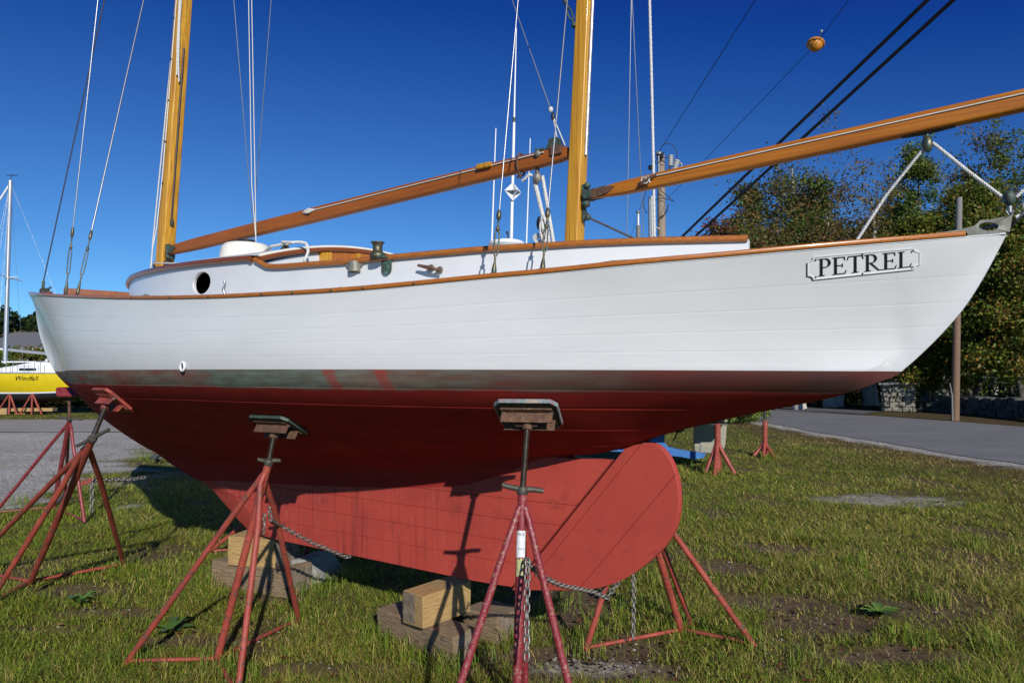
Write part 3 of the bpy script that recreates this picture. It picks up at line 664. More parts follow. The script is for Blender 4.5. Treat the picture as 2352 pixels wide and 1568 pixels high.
# split the blade by lines parallel to the post into planks
pd = np.array([post1[0] - post0[0], post1[1] - post0[1]]); pd /= np.linalg.norm(pd); pn = np.array([-pd[1], pd[0]])
if pn[0] > 0: pn = -pn
dist = lambda p: float((np.array(p) - np.array(post0)) @ pn)
def clip(poly, lo, hi):
    def half(P, f):
        o = []
        for i in range(len(P)):
            a, b = P[i], P[(i + 1) % len(P)]; fa, fb = f(a), f(b)
            if fa >= 0: o.append(a)
            if fa * fb < 0: t = fa / (fa - fb); o.append((a[0] + t * (b[0] - a[0]), a[1] + t * (b[1] - a[1])))
        return o
    return half(half(poly, lambda p: dist(p) - lo), lambda p: hi - dist(p))
full = OUT + [post1, post0]
for lo, hi in ((.007, .055), (.0566, .27), (.2712, .60)):
    P = clip(full, lo, hi)
    if len(P) < 3: continue
    bm = bmesh.new(); vv = [bm.verts.new((d, .022, z)) for d, z in P]; f_ = bm.faces.new(vv); f_.normal_update()
    if f_.normal.y < 0: f_.normal_flip()
    r_ = bmesh.ops.extrude_face_region(bm, geom=[f_]); 
    for q in r_['geom']:
        if isinstance(q, bmesh.types.BMVert): q.co.y = -.022
    bmesh.ops.recalc_face_normals(bm, faces=bm.faces[:])
    eds = [e for e in bm.edges if abs(e.verts[0].co.y - e.verts[1].co.y) < 1e-6]
    bmesh.ops.bevel(bm, geom=eds, offset=.003 if lo < .05 else .0022, segments=1, affect='EDGES')
    me = bpy.data.meshes.new('rudder_plank'); bm.to_mesh(me); bm.free(); me.materials.append(MT['keel']); link(bpy.data.objects.new('rudder_plank', me), rud)

# ---- cabin
b_c = hermite([-1.45, -1.2, -1, -.5, 0, .5, 1, 1.5, 2, 2.5, 3, 3.2, 3.5, 3.7, 3.82, 3.88, 3.90], [.33, .42, .50, .66, .77, .84, .875, .88, .835, .73, .565, .475, .318, .20, .115, .05, .0])
cpx = [(306, 632), (320.6, 626), (345.5, 619), (424, 604.6), (507, 595), (575, 589)]
top_f = [off(u, v + 3, b_c) for u, v in cpx]
cpx2 = [(605, 606), (618, 611), (642, 612), (718, 606), (796, 601), (913, 589), (1030, 579), (1108, 572), (1231, 565), (1330, 559), (1446, 554), (1550, 551), (1640, 549), (1718, 547)]
top_a = [off(u, v + 2, b_c) for u, v in cpx2]
allp = sorted([(p.x, p.z) for p in top_f + top_a]); allp = [(-1.6, allp[0][1] - .003)] + allp
xs_, zs_ = np.array([p[0] for p in allp]), np.array([p[1] for p in allp])
FZ = float(np.interp(3.2, xs_, zs_))
def z_c(d): return float(np.interp(min(d, 3.25), xs_, zs_)) + max(0, d - 3.25) * .05
BK = float(np.mean([top_f[-1].x, top_a[0].x])) - .03    # bulkhead
AFT = top_a[-1].x
cd_ = np.unique(np.concatenate([np.linspace(AFT, BK - .12, 30), np.linspace(BK - .12, BK + .1, 16), np.linspace(BK + .1, 3.2, 26), np.linspace(3.2, 3.9, 22)]))
def ring(inset):
    half = [(d, max(float(b_c(d)) - inset, 0)) for d in cd_ if d < 3.9 - inset * .9]
    half.append((3.9 - inset, 0.0)); return half + [(d, -b) for d, b in half[-2::-1]]
def wall_mesh():
    O, I_ = ring(0), ring(.024)
    while len(I_) < len(O):                      # pad inner ring at the nose
        k = len(I_) // 2; I_.insert(k, I_[k])
    O2, I2 = O, I_
    vs, fs = [], []
    lb = lambda d: float(z_s(d)) - .06
    for (d, b), (di, bi) in zip(O2, I2):
        vs += [(d, b, lb(d)), (d, b * .995, z_c(d)), (di, bi, z_c(d)), (di, bi, lb(d))]
    n = len(O2)
    for i in range(n - 1):
        for k in range(4):
            fs.append((i * 4 + k, i * 4 + (k + 1) % 4, (i + 1) * 4 + (k + 1) % 4, (i + 1) * 4 + k))
    fs += [(0, 3, 2, 1), tuple((n - 1) * 4 + k for k in range(4))]
    return vs, fs
vs_, fs_ = wall_mesh()
bm = bmesh.new(); vv = [bm.verts.new(p) for p in vs_]
for f in fs_:
    try: bm.faces.new([vv[i] for i in f])
    except ValueError: pass
bmesh.ops.remove_doubles(bm, verts=bm.verts[:], dist=1e-5); bmesh.ops.recalc_face_normals(bm, faces=bm.faces[:])
me = bpy.data.meshes.new('cabin_side'); bm.to_mesh(me); bm.free(); me.materials.append(MT['cabin'])
wall = link(bpy.data.objects.new('cabin_side', me), boat)
# oval port cut through
pc = off(461, 650, b_c); pe = off(440.5, 650, b_c); pe2 = off(482, 650, b_c); ptop = off(461, 624, b_c)
pw, ph = abs(pe.x - pe2.x) / 2, ptop.z - pc.z
slope = (float(b_c(pc.x + .1)) - float(b_c(pc.x - .1))) / .2; ty = Vector((1, slope, 0)).normalized(); nn = Vector((-ty.y, ty.x, 0))
OV = [pc + ty * pw * math.cos(a) + Vector((0, 0, ph * math.sin(a))) for a in np.linspace(0, 2 * math.pi, 33)[:-1]]
cut = MB().prism([p - nn * .15 for p in OV], nn * .3)
cme = cut.mesh('cutter', MT['cabin']); bm = bmesh.new(); bm.from_mesh(cme); bmesh.ops.recalc_face_normals(bm, faces=bm.faces[:]); bm.to_mesh(cme); bm.free()
co_ = bpy.data.objects.new('cutter', cme); COL.objects.link(co_); co_.matrix_world = boat.matrix_basis.copy(); 
md = wall.modifiers.new('cut', 'BOOLEAN'); md.object = co_; md.operation = 'DIFFERENCE'; md.solver = 'EXACT'
dg = bpy.context.evaluated_depsgraph_get(); dg.update()
newme = bpy.data.meshes.new_from_object(wall.evaluated_get(dg)); wall.modifiers.clear(); wall.data = newme; newme.name = 'cabin_side'
bpy.data.objects.remove(co_)
newme.set_sharp_from_angle(angle=R(35)); newme.polygons.foreach_set('use_smooth', [True] * len(newme.polygons))
MB().tube([p - nn * .012 for p in OV] + [OV[0] - nn * .012], .004, 6).build('port_rim', MT['cabin'], boat)
# black sheet added inside the cabin, standing in for shade behind the port
MB().box((2.2, .1, 1.98), (2.0, .55, .02)).build('port_dark_sheet', MT['black'], boat)
# roof
crn = lambda d: .10 + .085 * max(0, min(1, (3.0 - d) / 1.9)) if d < 3.0 else .10 * max(0, 1 - ((d - 3.0) / .93)**2)
APX = [(598.7, 592), (652.6, 577.7), (715, 567), (757, 563), (796, 568), (835, 576), (864, 584)]
AP = [onpl(u, v, BK) for u, v in APX]
ab = np.array([p.y for p in AP][::-1]); az = np.array([p.z for p in AP][::-1])
ca = np.polyfit(ab, az, 2)
def roof_edge(b): return float(np.polyval(ca, b))
print('ARCH', [(round(p.y, 3), round(p.z, 3)) for p in AP], 'apex', -ca[1] / 2 / ca[0], 'BK', BK, 'zc', z_c(BK))
CR = max(.05, max(az) - z_c(BK + .05))
def roof_z(d, k):
    e = z_c(max(d, BK + .06)); t = max(0, min(1, (d - BK) / (3.9 - BK)))
    c = CR * (1 - t)**.8 + .035 * t; c *= min(1, ((3.95 - d) / .35))**.5
    return e + .012 + c * (1 - k * k)
rd = np.concatenate([np.linspace(BK - .004, 3.2, 26), np.linspace(3.25, 3.91, 14)])
MB().grid([[(d, (float(b_c(min(d, 3.9))) + .012) * k, roof_z(d, k)) for k in np.linspace(-1, 1, 25)] for d in rd]).build('cabin_roof', MT['cream'], boat)
# roof-edge moulding, both sides and round the nose
def mould(path, r, name, m=MT['varnish']): return MB().tube(path, r, 8, squash=1.0).build(name, m, boat)
pf = [(d, float(b_c(d)) + .010, z_c(d) - .004) for d in cd_ if BK + .05 < d < 3.89]
mould(pf + [(3.91, 0, z_c(3.9) - .004)] + [(d, -b, z) for d, b, z in pf[::-1]], .0155, 'roof_moulding')
pa = [(d, float(b_c(d)) + .006, z_c(d) + .002) for d in cd_ if d < BK + .02]
for s in (1, -1):
    up = Vector((BK + .035, s * (float(b_c(BK)) + .008), z_c(BK + .06) - .004))
    P2 = [Vector((d, s * b, z)) for d, b, z in pa if d < BK - .035]
    P2 = P2 + [up] if s else P2
    mould(P2, .0145, 'coaming_rail', MT['rail'])
arch = [(BK - .003, (float(b_c(BK)) + .012) * k, roof_z(BK, k) - .018) for k in np.linspace(-1, 1, 33)]
mould(arch, .0155, 'roof_arch_moulding')
arch2 = [(BK - .002, (float(b_c(BK)) + .012) * k, roof_z(BK, k) - .0) for k in np.linspace(-1, 1, 33)]
MB().tube(arch2, .009, 6).build('roof_edge', MT['cream'], boat)
# bulkhead and companionway
bw_ = float(b_c(BK)) - .03
top = [Vector((BK + .012, bw_ * k, roof_z(BK, k) - .03)) for k in np.linspace(-1, 1, 21)]
MB().prism([Vector((BK + .012, -bw_, 1.85)), Vector((BK + .012, bw_, 1.85))] + top[::-1], (.02, 0, 0)).build('bulkhead', MT['cabin'], boat)
comp = link(bpy.data.objects.new('companionway', None), boat)
def bk_b(u): return onpl(u, 585, BK).y
e0, e1 = bk_b(737), -bk_b(737) * .75
kz = lambda b: roof_z(BK, b / (bw_ + .03)) - .034
for i, (a, c, tn) in enumerate([(bk_b(736), bk_b(757), .030), (bk_b(815), bk_b(828), .026), (bk_b(828), bk_b(846), .02), (-.36, -.42, .03)]):
    MB().prism([(BK + .010, a, 1.9), (BK + .010, c, 1.9), (BK + .010, c, kz(c)), (BK + .010, a, kz(a))], (-tn, 0, 0)).build('door_post', MT['spar'] if i < 2 else MT['door'], comp)
for a, c in ((bk_b(757) - .004, bk_b(815) + .004), (bk_b(846) - .003, -.357)):
    MB().prism([(BK + .010, a, 1.9), (BK + .010, c, 1.9), (BK + .010, c, kz(c)), (BK + .010, (a + c) / 2, kz((a + c) / 2)), (BK + .010, a, kz(a))], (-.012, 0, 0)).build('door_panel', MT['door'], comp)
    MB().tube([(BK - .004, a, 2.09), (BK - .004, c, 2.075)], .006, 6).build('door_batten', MT['varnish'], comp)
MB().box((BK + .03, bk_b(766), z_c(BK - .3) + .02), (.02, .03, .05), bev=.004).build('hinge', MT['bronze'], boat)
# varnished foredeck box
q0, q1 = off(146, 661, .3), off(320, 672.5, .3)
fb = MB()
for s in (1, -1): fb.prism([(q0.x, .3 * s, deck_z(q0.x, .3) - .02), (q1.x, .3 * s, deck_z(q1.x, .3) - .02), (q1.x, .3 * s, q1.z), (q0.x, .3 * s, q0.z)], (0, -.022 * s, 0))
fb.prism([(q0.x, .278, deck_z(q0.x, .3) - .02), (q0.x, -.278, deck_z(q0.x, .3) - .02), (q0.x, -.278, q0.z), (q0.x, .278, q0.z)], (-.022, 0, 0))
fb.build('foredeck_coaming', MT['door'], boat)
vp = off(515, 588, .25); vq = off(614, 588, .25)
# ventilator: cream cone with a black collar
vc_ = off(566, 580, .12); Rv = .5 * (vp - vq).length * .80
vz = roof_z(vc_.x, .12 / float(b_c(vc_.x))) - .03; tz = off(566, 563, .12).z
ven = link(bpy.data.objects.new('ventilator', None), boat)
MB().lathe((vc_.x, vc_.y, vz), (0, 0, 1), [(Rv * 1.08, -.03), (Rv, .0), (Rv * .95, .04), (Rv * .86, (tz - vz) * .85), (Rv * .78, tz - vz - .006), (Rv * .74, tz - vz), (.02, tz - vz + .002)], 36).build('cone', MT['cream'], ven)
MB().lathe((vc_.x, vc_.y + .0, tz), (0, 0, 1), [(Rv * .27, -.004), (Rv * .26, .022), (Rv * .285, .026), (Rv * .285, .035), (.01, .036)], 24).build('collar', MT['black'], ven)
def winch(base, ax, r, name, m=MT['bronze']):
    return MB().lathe(base, ax, [(r * 1.25, 0), (r * 1.28, r * .25), (r * 1.05, r * .45), (r * .95, r * .7), (r * .72, r * .9), (r * .68, r * 1.5), (r * .75, r * 2.0), (r * 1.1, r * 2.15), (r * 1.12, r * 2.25), (r * .8, r * 2.28)], 22).build(name, m, boat)
rw = onpl(656, 566, BK + .12); winch((BK + .12, rw.y, roof_z(BK + .12, rw.y / .88) - .004), (0, 0, 1), .022, 'roof_winch')
ZW = roof_z(BK + .12, rw.y / .88) + .025
# coaming winch on its bracket
wc = off(877, 600, lambda d: float(b_c(d)) + .004); wb = float(b_c(wc.x)); zt = z_c(wc.x) + .012
wo = link(bpy.data.objects.new('winch', None), boat)
sl_ = (float(b_c(wc.x + .1)) - float(b_c(wc.x - .1))) / .2; tx = Vector((1, sl_, 0)).normalized(); wn = Vector((-tx.y, tx.x, 0)); cw = Vector((wc.x, wb, 0))
MB().lathe(cw + wn * .038 + Vector((0, 0, zt)), (0, 0, 1), [(.036, -.010), (.037, 0), (.034, .008), (.028, .012), (.0225, .02), (.0225, .040), (.025, .052), (.032, .056), (.0325, .060), (.022, .061)], 26).build('drum', MT['bronze'], wo)
tg = [Vector((x, 0, z)) for x, z in [(-.026, .0), (-.026, -.052)] + [(.026 * math.cos(a) , -.052 + .026 * math.sin(a)) for a in np.linspace(math.pi, 2 * math.pi, 9)] + [(.026, 0)]]
MB().prism([cw + tx * (p.x - .030) + wn * .003 + Vector((0, 0, zt - .012 + p.z)) for p in tg], wn * .009).prism([cw + tx * (s - .030) + wn * y + Vector((0, 0, zt - .014)) for s, y in ((-.027, .003), (.03, .003), (.056, .06), (.03, .068), (.006, .062))], (0, 0, .008)).build('bracket', MT['verdigris'], wo)
for sx_, sz_ in ((-.014, -.025), (.014, -.025), (-.013, -.058), (.013, -.058)): MB().lathe(cw + tx * (sx_ - .030) + wn * .011 + Vector((0, 0, zt - .012 + sz_)), wn, [(.005, 0), (.004, .002), (.001, .0025)], 10).build('screw', MT['bronze'], wo)
# half-round socket casting
hc = off(815, 604, lambda d: float(b_c(d)) + .004); hb = float(b_c(hc.x)); hz = z_c(hc.x) - .004
H = Vector((hc.x, hb, 0)); s2 = (float(b_c(hc.x + .1)) - float(b_c(hc.x - .1))) / .2; t2 = Vector((1, s2, 0)).normalized(); n2 = Vector((-t2.y, t2.x, 0))
sk = MB(); poly = [H + t2 * (.032 * math.cos(a)) + n2 * (.004 + .032 * math.sin(a)) + Vector((0, 0, hz - .045)) for a in np.linspace(0, math.pi, 13)]
sk.prism(poly, (0, 0, .048)); sk.prism([H + t2 * x + n2 * .003 + Vector((0, 0, hz + z)) for x, z in ((-.052, .006), (.052, .006), (.052, -.014), (.034, -.03), (.034, -.05), (-.034, -.05), (-.034, -.03), (-.052, -.014))], n2 * .006)
sk.build('socket_casting', MT['dull'], boat)
# horn cleat on the coaming
def cleat(uv0, uv1, name, m, posts=2, out=.035, r=.008, surf=b_c):
    a = off(*uv0, lambda d: float(surf(d)) + out); c = off(*uv1, lambda d: float(surf(d)) + out); root = link(bpy.data.objects.new(name, None), boat)
    P = [a.lerp(c, t) for t in np.linspace(0, 1, 9)]; MB().tube(P, [r * .75, r * .85, r * .95, r * 1.1, r * 1.2, r * 1.1, r * .95, r * .85, r * .75], 10).build('horn', m, root)
    for t in (.36, .74)[:posts]:
        p = a.lerp(c, t); q = Vector((p.x, float(surf(p.x)), p.z)); MB().tube([p, q], r * .9, 8).lathe(q + Vector((0, .006, 0)), (0, -1, 0), [(.016, 0), (.018, .006)], 12).build('post', MT['dull'], root)
    return root
cleat((960, 609), (1013, 621), 'horn_cleat', MT['rust'])
# small fittings along the side deck
def lead(u, v, name='fairlead', s=1.0):
    p = off(u, v, lambda d: float(b_s(d)) - .04); f_ = MB()
    for k in (-1, 1): f_.ball(p + Vector((k * .02 * s, 0, 0)), .011 * s, 10)
    f_.tube([p + Vector((-.02 * s, 0, 0)), p + Vector((.02 * s, 0, 0))], .006 * s, 8).tube([p + Vector((0, 0, 0)), p + Vector((0, 0, -.02))], .009, 8); f_.build(name, MT['verdigris'], boat)
lead(775, 665)
lp = off(515, 676, lambda d: float(b_s(d)) - .05); zl = float(z_s(lp.x))
MB().tube([(lp.x, lp.y, zl), (lp.x - .005, lp.y, zl + .03), (lp.x + .01, lp.y, zl + .05), (lp.x - .006, lp.y, zl + .07), (lp.x, lp.y, zl + .09)], [.010, .006, .008, .005, .007], 8).build('deck_hook', MT['steel'], boat)
dl = off(335, 684, lambda d: float(b_s(d)) - .06); MB().ball((dl.x, dl.y, float(z_s(dl.x)) + .012), .03, 14, (1, .7, .8)).build('deck_cowl', MT['dull'], boat)
# flat grey chain plate strip on the side deck aft
q = [off(u, v, lambda d: float(b_s(d)) - .05) for u, v in ((1366, 615), (1446, 608))]
MB().tube([Vector((p.x, p.y, float(z_s(p.x)) + .025)) for p in (q[0], q[0].lerp(q[1], .5), q[1])], [.004, .008, .005], 8).build('deck_strip', MT['dull'], boat)
# scuppers / bolt heads in the rail
for u, v in ((300, 685), (390, 685), (478, 683), (600, 680), (672, 677), (760, 671), (833, 665), (950, 655)):
    p = off(u, v, lambda d: float(b_s(d)) + .008); MB().ball((p.x, p.y, float(z_s(p.x)) + .009), .006, 8).build('rail_bolt', MT['bronze'], boat)
# through-hull ring
th = off(391, 841, lambda d: float(b_w(d)) + .075); tb = float(np.interp(-th.z, -SEC[np.argmin(abs(DS - th.x))][0][:, 1], SEC[np.argmin(abs(DS - th.x))][0][:, 0]))
MB().tube([(th.x + .019 * math.cos(a), tb + .006, th.z + .022 * math.sin(a)) for a in np.linspace(0, 2 * math.pi, 21)], .0065, 8, cap=False).build('outlet_ring', MT['white'], boat)
MB().lathe((th.x, tb + .001, th.z), (0, 1, 0), [(.015, 0), (.015, .003)], 16).build('outlet', MT['black'], boat)
# stern casting with chock opening
def stern_cast():
    prof = [(-1.955, .020), (-2.02, .024), (-2.075, .035), (-2.098, .055), (-2.115, .066), (-2.135, .060), (-2.205, .064), (-2.262, .068), (-2.235, .004), (-2.0, .002)]
    z0 = lambda d: float(z_s(max(d, -2.215)))
    P = [Vector((d, .0, z0(d) + z)) for d, z in prof]; return P
CP = stern_cast(); cs = MB()
for s in (1, -1):
    bb = lambda d: s * (max(float(b_s(max(d, -2.215))), .02) - .004)
    O_ = [(d, bb(d), z) for d, _, z in CP]
    # side plate with an oval hole, built as a strip between outline and hole
    cx, cz, rx, rz_ = -2.162, float(z_s(-2.162)) + .030, .030, .0155
    hole = [(cx + rx * math.cos(a), cz + rz_ * math.sin(a)) for a in np.linspace(0, 2 * math.pi, 25)[:-1]]
    ol = [(-2.235, float(z_s(-2.215)) + .066), (-2.20, float(z_s(-2.2)) + .060), (-2.162, float(z_s(-2.162)) + .054), (-2.138, float(z_s(-2.138)) + .057), (-2.118, float(z_s(-2.118)) + .036), (-2.06, float(z_s(-2.06)) + .026), (-2.0, float(z_s(-2.0)) + .022), (-1.99, float(z_s(-1.99)) + .018), (-2.095, float(z_s(-2.095)) + .017), (-2.098, float(z_s(-2.098)) + .002), (-2.225, float(z_s(-2.215)) + .003)]
    Lc = np.cumsum([0] + [math.dist(a, b) for a, b in zip(ol, ol[1:] + ol[:1])]); olx = [a[0] for a in ol] + [ol[0][0]]; olz = [a[1] for a in ol] + [ol[0][1]]
    angs = [math.atan2((a[1] - cz) / rz_, (a[0] - cx) / rx) for a in ol]
    tt = np.linspace(0, Lc[-1], 73)[:-1]; OL = [(float(np.interp(t, Lc, olx)), float(np.interp(t, Lc, olz))) for t in tt]
    IN = []
    for (x, z) in OL:
        a = math.atan2((z - cz) / rz_, (x - cx) / rx); IN.append((cx + rx * math.cos(a), cz + rz_ * math.sin(a)))
    for y0 in (0, -.014):
        G = [[(x, bb(x) + s * y0, z) for x, z in OL + OL[:1]], [(x, bb(x) + s * y0, z) for x, z in IN + IN[:1]]]
        cs.grid(G, smooth=False)
    cs.grid([[(x, bb(x), z) for x, z in OL + OL[:1]], [(x, bb(x) - s * .014, z) for x, z in OL + OL[:1]]], smooth=False)
    cs.grid([[(x, bb(x), z) for x, z in IN + IN[:1]], [(x, bb(x) - s * .014, z) for x, z in IN + IN[:1]]], smooth=True)
cs.build('stern_chock', MT['chock'], boat)
# bow fitting
bz = float(z_s(5.95)); bf = MB()
bf.box((5.90, .0, bz + .03), (.09, .035, .07), bev=.006).ball((5.86, .03, bz + .03), .03, 10).tube([(5.93, 0, bz + .05), (5.92, 0, bz + .14)], .014, 8).build('bow_fitting', MT['bronze'], boat)
for k in (5.62, 5.45): MB().tube([(k + .05, .12, bz - .02), (k + .03, .12, bz + .015), (k, .12, bz + .028), (k - .03, .12, bz + .02)], [.012, .009, .007, .004], 8).build('bow_hook', MT['bronze'], boat)
MB().box((5.5, .16, float(z_s(5.5)) + .012), (.35, .03, .02), bev=.004).build('bow_chock', MT['varnish'], boat)

# ---- masts and booms (boat coordinates)
def spar(path, wx, wy, name, m, parent=boat, bev=.22, side=None):
    """rounded-rectangle spar through points; wx along the fore-and-aft/vertical side, wy athwart"""
    P = [Vector(p) for p in path]; rows = []
    t = (P[-1] - P[0]).normalized(); Y = Vector(side or (0, 1, 0)); Y = (Y - t * Y.dot(t)).normalized(); Xa = Y.cross(t)
    prof = []
    for sx, sy, a0 in ((1, 1, 0), (-1, 1, 90), (-1, -1, 180), (1, -1, 270)):
        for k in range(4):
            a = R(a0 + 30 * k); prof.append((sx * (.5 - bev) + bev * math.cos(a), sy * (.5 - bev) + bev * math.sin(a)))
    n = len(P)
    for i, p in enumerate(P):
        fx = wx[i] if hasattr(wx, '__len__') else wx; fy = wy[i] if hasattr(wy, '__len__') else wy
        rows.append([p + Xa * a * fx + Y * b * fy for a, b in prof + prof[:1]])
    b_ = MB().grid(rows, smooth=True); b_.add(rows[0][:-1], [tuple(range(16))]); b_.add(rows[-1][:-1], [tuple(range(15, -1, -1))])
    o = b_.build(name, m, parent); o.data.set_sharp_from_angle(angle=R(40)); return o
class Mast:
    def __init__(s, p0, p1): s.p = Vector(p0); s.t = (Vector(p1) - Vector(p0)).normalized(); s.t /= s.t.z
    def z(s, z): return s.p + s.t * (z - s.p.z)
m1a, m1b = off(378, 605, 0.), off(422, 0, 0.); m2a, m2b = off(1319, 555, 0.), off(1344.5, 0, 0.)
FM = Mast(m1a, m1b); MM = Mast(m2a, m2b)
fore = link(bpy.data.objects.new('foremast', None), boat); miz = link(bpy.data.objects.new('mizzenmast', None), boat)
zb = [2.0, 2.5, 3.6, 4.9, 7.0, 9.2]; spar([FM.z(z) for z in zb], [.112, .112, .108, .104, .09, .06], [.112, .112, .108, .102, .09, .06], 'mast_shaft', MT['spar'], fore, .10)
zb = [1.85, 2.4, 3.2, 4.5, 6.2, 7.4]; spar([MM.z(z) for z in zb], [.080, .079, .075, .070, .062, .05], [.080, .078, .074, .069, .06, .05], 'mast_shaft', MT['spar'], miz, .12)
MB().tube([FM.z(z) + Vector((-.058, 0, 0)) for z in (2.83, 4.3)], .0085, 6).build('sail_track', MT['track'], fore)
MB().box(FM.z(2.82) + Vector((-.068, 0, 0)), (.02, .026, .05), bev=.004).build('track_stop', MT['bronze'], fore)
MB().tube([MM.z(z) + Vector((-.0445, -.0, 0)) for z in (2.66, 3.6)], .0088, 6).build('sail_track', MT['trackw'], miz)
tk = MB()
for i in range(26): tk.ball(MM.z(2.7 + i * .055) + Vector((-.0535, .001, 0)), .0028, 6)
tk.build('track_screws', MT['black'], miz)
tk = MB()
for i in range(40): tk.ball(FM.z(2.9 + i * .08) + Vector((-.0665, .001, 0)), .003, 6)
tk.build('track_screws', MT['black'], fore)
# halyards along the foremast's near face
fp = lambda z, dx, dy: FM.z(z) + Vector((dx, dy, 0))
hp = [fp(2.45, .055, .082), fp(2.6, .05, .085), fp(2.8, .03, .072), fp(3.2, .012, .066), fp(3.7, .01, .062), fp(4.3, .008, .060), fp(5.2, .004, .058)]
MB().tube(hp, .0048, 6).build('halyard', MT['cord'], fore)
MB().rope([fp(2.42, .085, .07), fp(2.7, .095, .062), fp(3.1, .088, .055), fp(3.6, .07, .05), fp(4.2, .062, .04)], .0065, 40, 4, 4).build('halyard', MT['rope'], fore)
for z in (3.15, 3.5, 3.85, 4.2, 4.55): MB().box(fp(z, .011, .064), (.012, .008, .018)).build('halyard_clip', MT['black'], fore)
MB().rope([fp(4.0, -.075, .03), fp(4.15, -.072, .045), fp(4.5, -.062, .055), fp(5.2, -.05, .05)], .008, 30, 4, 4).build('hanging_line', MT['rope'], fore)
MB().rope([fp(4.05, -.07, .05), fp(4.3, -.062, .06), fp(4.7, -.05, .062), fp(5.2, -.04, .055)], .008, 30, 4, 4).build('hanging_line', MT['rope'], fore)
for i in range(3): MB().ball(fp(3.76 + .045 * i, .07 + .015 * (i % 2), .02), .02, 8, (1, .6, 1.2)).build('mast_shackle', MT['black'], fore)
MB().lathe(fp(2.47, .072, .02), (1, .3, 0), [(.02, 0), (.035, .006), (.035, .02), (.02, .028)], 14).build('turning_block', MT['verdigris'], fore)
MB().lathe(fp(2.47, -.066, .01), (-1, .2, 0), [(.02, 0), (.035, .006), (.035, .018), (.02, .024)], 14).build('turning_block', MT['black'], fore)
MB().tube([fp(2.47, .09, .05), fp(2.472, .0, .09), Vector((2.6, .22, roof_z(2.6, .3) + .03)), Vector((vc_.x + .12, vc_.y + .05, roof_z(vc_.x, .2) + .03))], .006, 6).build('control_line', MT['cord'], boat)
wl_ = Vector((BK + .12, rw.y, ZW))
MB().rope([Vector((vc_.x - .1, vc_.y + .0, roof_z(vc_.x - .1, .2) + .03)), wl_ + Vector((.1, .02, .0)), wl_ + Vector((0, .022, .0)), wl_ + Vector((-.022, 0, .003)), wl_ + Vector((0, -.022, .006)), wl_ + Vector((.022, 0, .01)), wl_ + Vector((0, .022, .014))] +
          [onpl(u, v, BK - .02 - .02 * i) for i, (u, v) in enumerate([(668, 557), (690, 556), (702, 558), (707, 566), (708, 578), (704, 590), (699, 600)])], .009, 24, 5, 5).build('deck_line', MT['rope'], boat)
# boom of the foremast
bm0, bm1 = off(402, 573, 0.), off(1299, 353, 0.)
d0 = FM.z(bm0.z).x - .10
B0 = Vector((d0, 0, bm0.z)); B1 = Vector((MM.z(bm1.z).x + .058, 0, bm1.z))
boomA = link(bpy.data.objects.new('main_boom', None), boat)
bp_ = [B0.lerp(B1, t) for t in (0, .1, .5, .9, .985, 1)]
spar(bp_, [.075, .092, .098, .086, .075, .06], [.05, .06, .062, .058, .055, .05], 'boom_shaft', MT['boomdark'], boomA, .16)
ba = (B1 - B0).normalized(); bu = Vector((-ba.z, 0, ba.x));  bu = bu if bu.z > 0 else -bu
def on_boom(t, up=0, y=0): return B0.lerp(B1, t) + bu * up + Vector((0, y, 0))
MB().tube([on_boom(t, .024, .034) for t in (.47, .7, .965)], .0035, 5).build('outhaul_line', MT['cord'], boomA)
MB().tube([on_boom(t, .024, .036) for t in (.452, .46, .475, .485)], [.004, .014, .014, .004], 8).rope([on_boom(.468 + .006 * math.sin(a * 2.2), .024 + .014 * math.cos(a), .048) for a in np.linspace(0, 12, 40)], .004, 40, 4, 4).build('boom_cleat', MT['cord'], boomA)
MB().box(on_boom(.863, .03, .04), (.10, .026, .028), bev=.006).build('wood_chock', MT['spar'], boomA)
MB().box(on_boom(.985, .02, .034), (.07, .012, .05), bev=.004).build('end_plate', MT['rust'], boomA)
MB().prism([on_boom(.965, .045, .015), on_boom(.99, .045, .015), on_boom(.985, .095, .015), on_boom(.972, .10, .015)], (0, -.03, 0)).box(on_boom(.955, .05, 0), (.05, .05, .014), bev=.004).build('sheave_bracket', MT['verdigris'], boomA)
MB().lathe(on_boom(.955, .024, .03), (0, 1, 0), [(.018, 0), (.016, .012), (.008, .014)], 12).build('eye_fitting', MT['dull'], boomA)
gn = MB(); gp = FM.z(bm0.z); gn.box(gp + Vector((-.075, .0, -.01)), (.03, .075, .12), bev=.006); gn.box(gp + Vector((-.125, 0, 0)), (.10, .03, .05), bev=.008); gn.prism([on_boom(.0, -.03, .036), on_boom(.0, .03, .036), on_boom(.022, .02, .036), on_boom(.028, .0, .036), on_boom(.015, -.03, .036)], (0, -.008, 0)).lathe(gp + Vector((-.10, .018, 0)), (0, 1, 0), [(.02, 0), (.018, .012), (.004, .014)], 12)
gn.build('gooseneck', MT['verdigris'], boat)
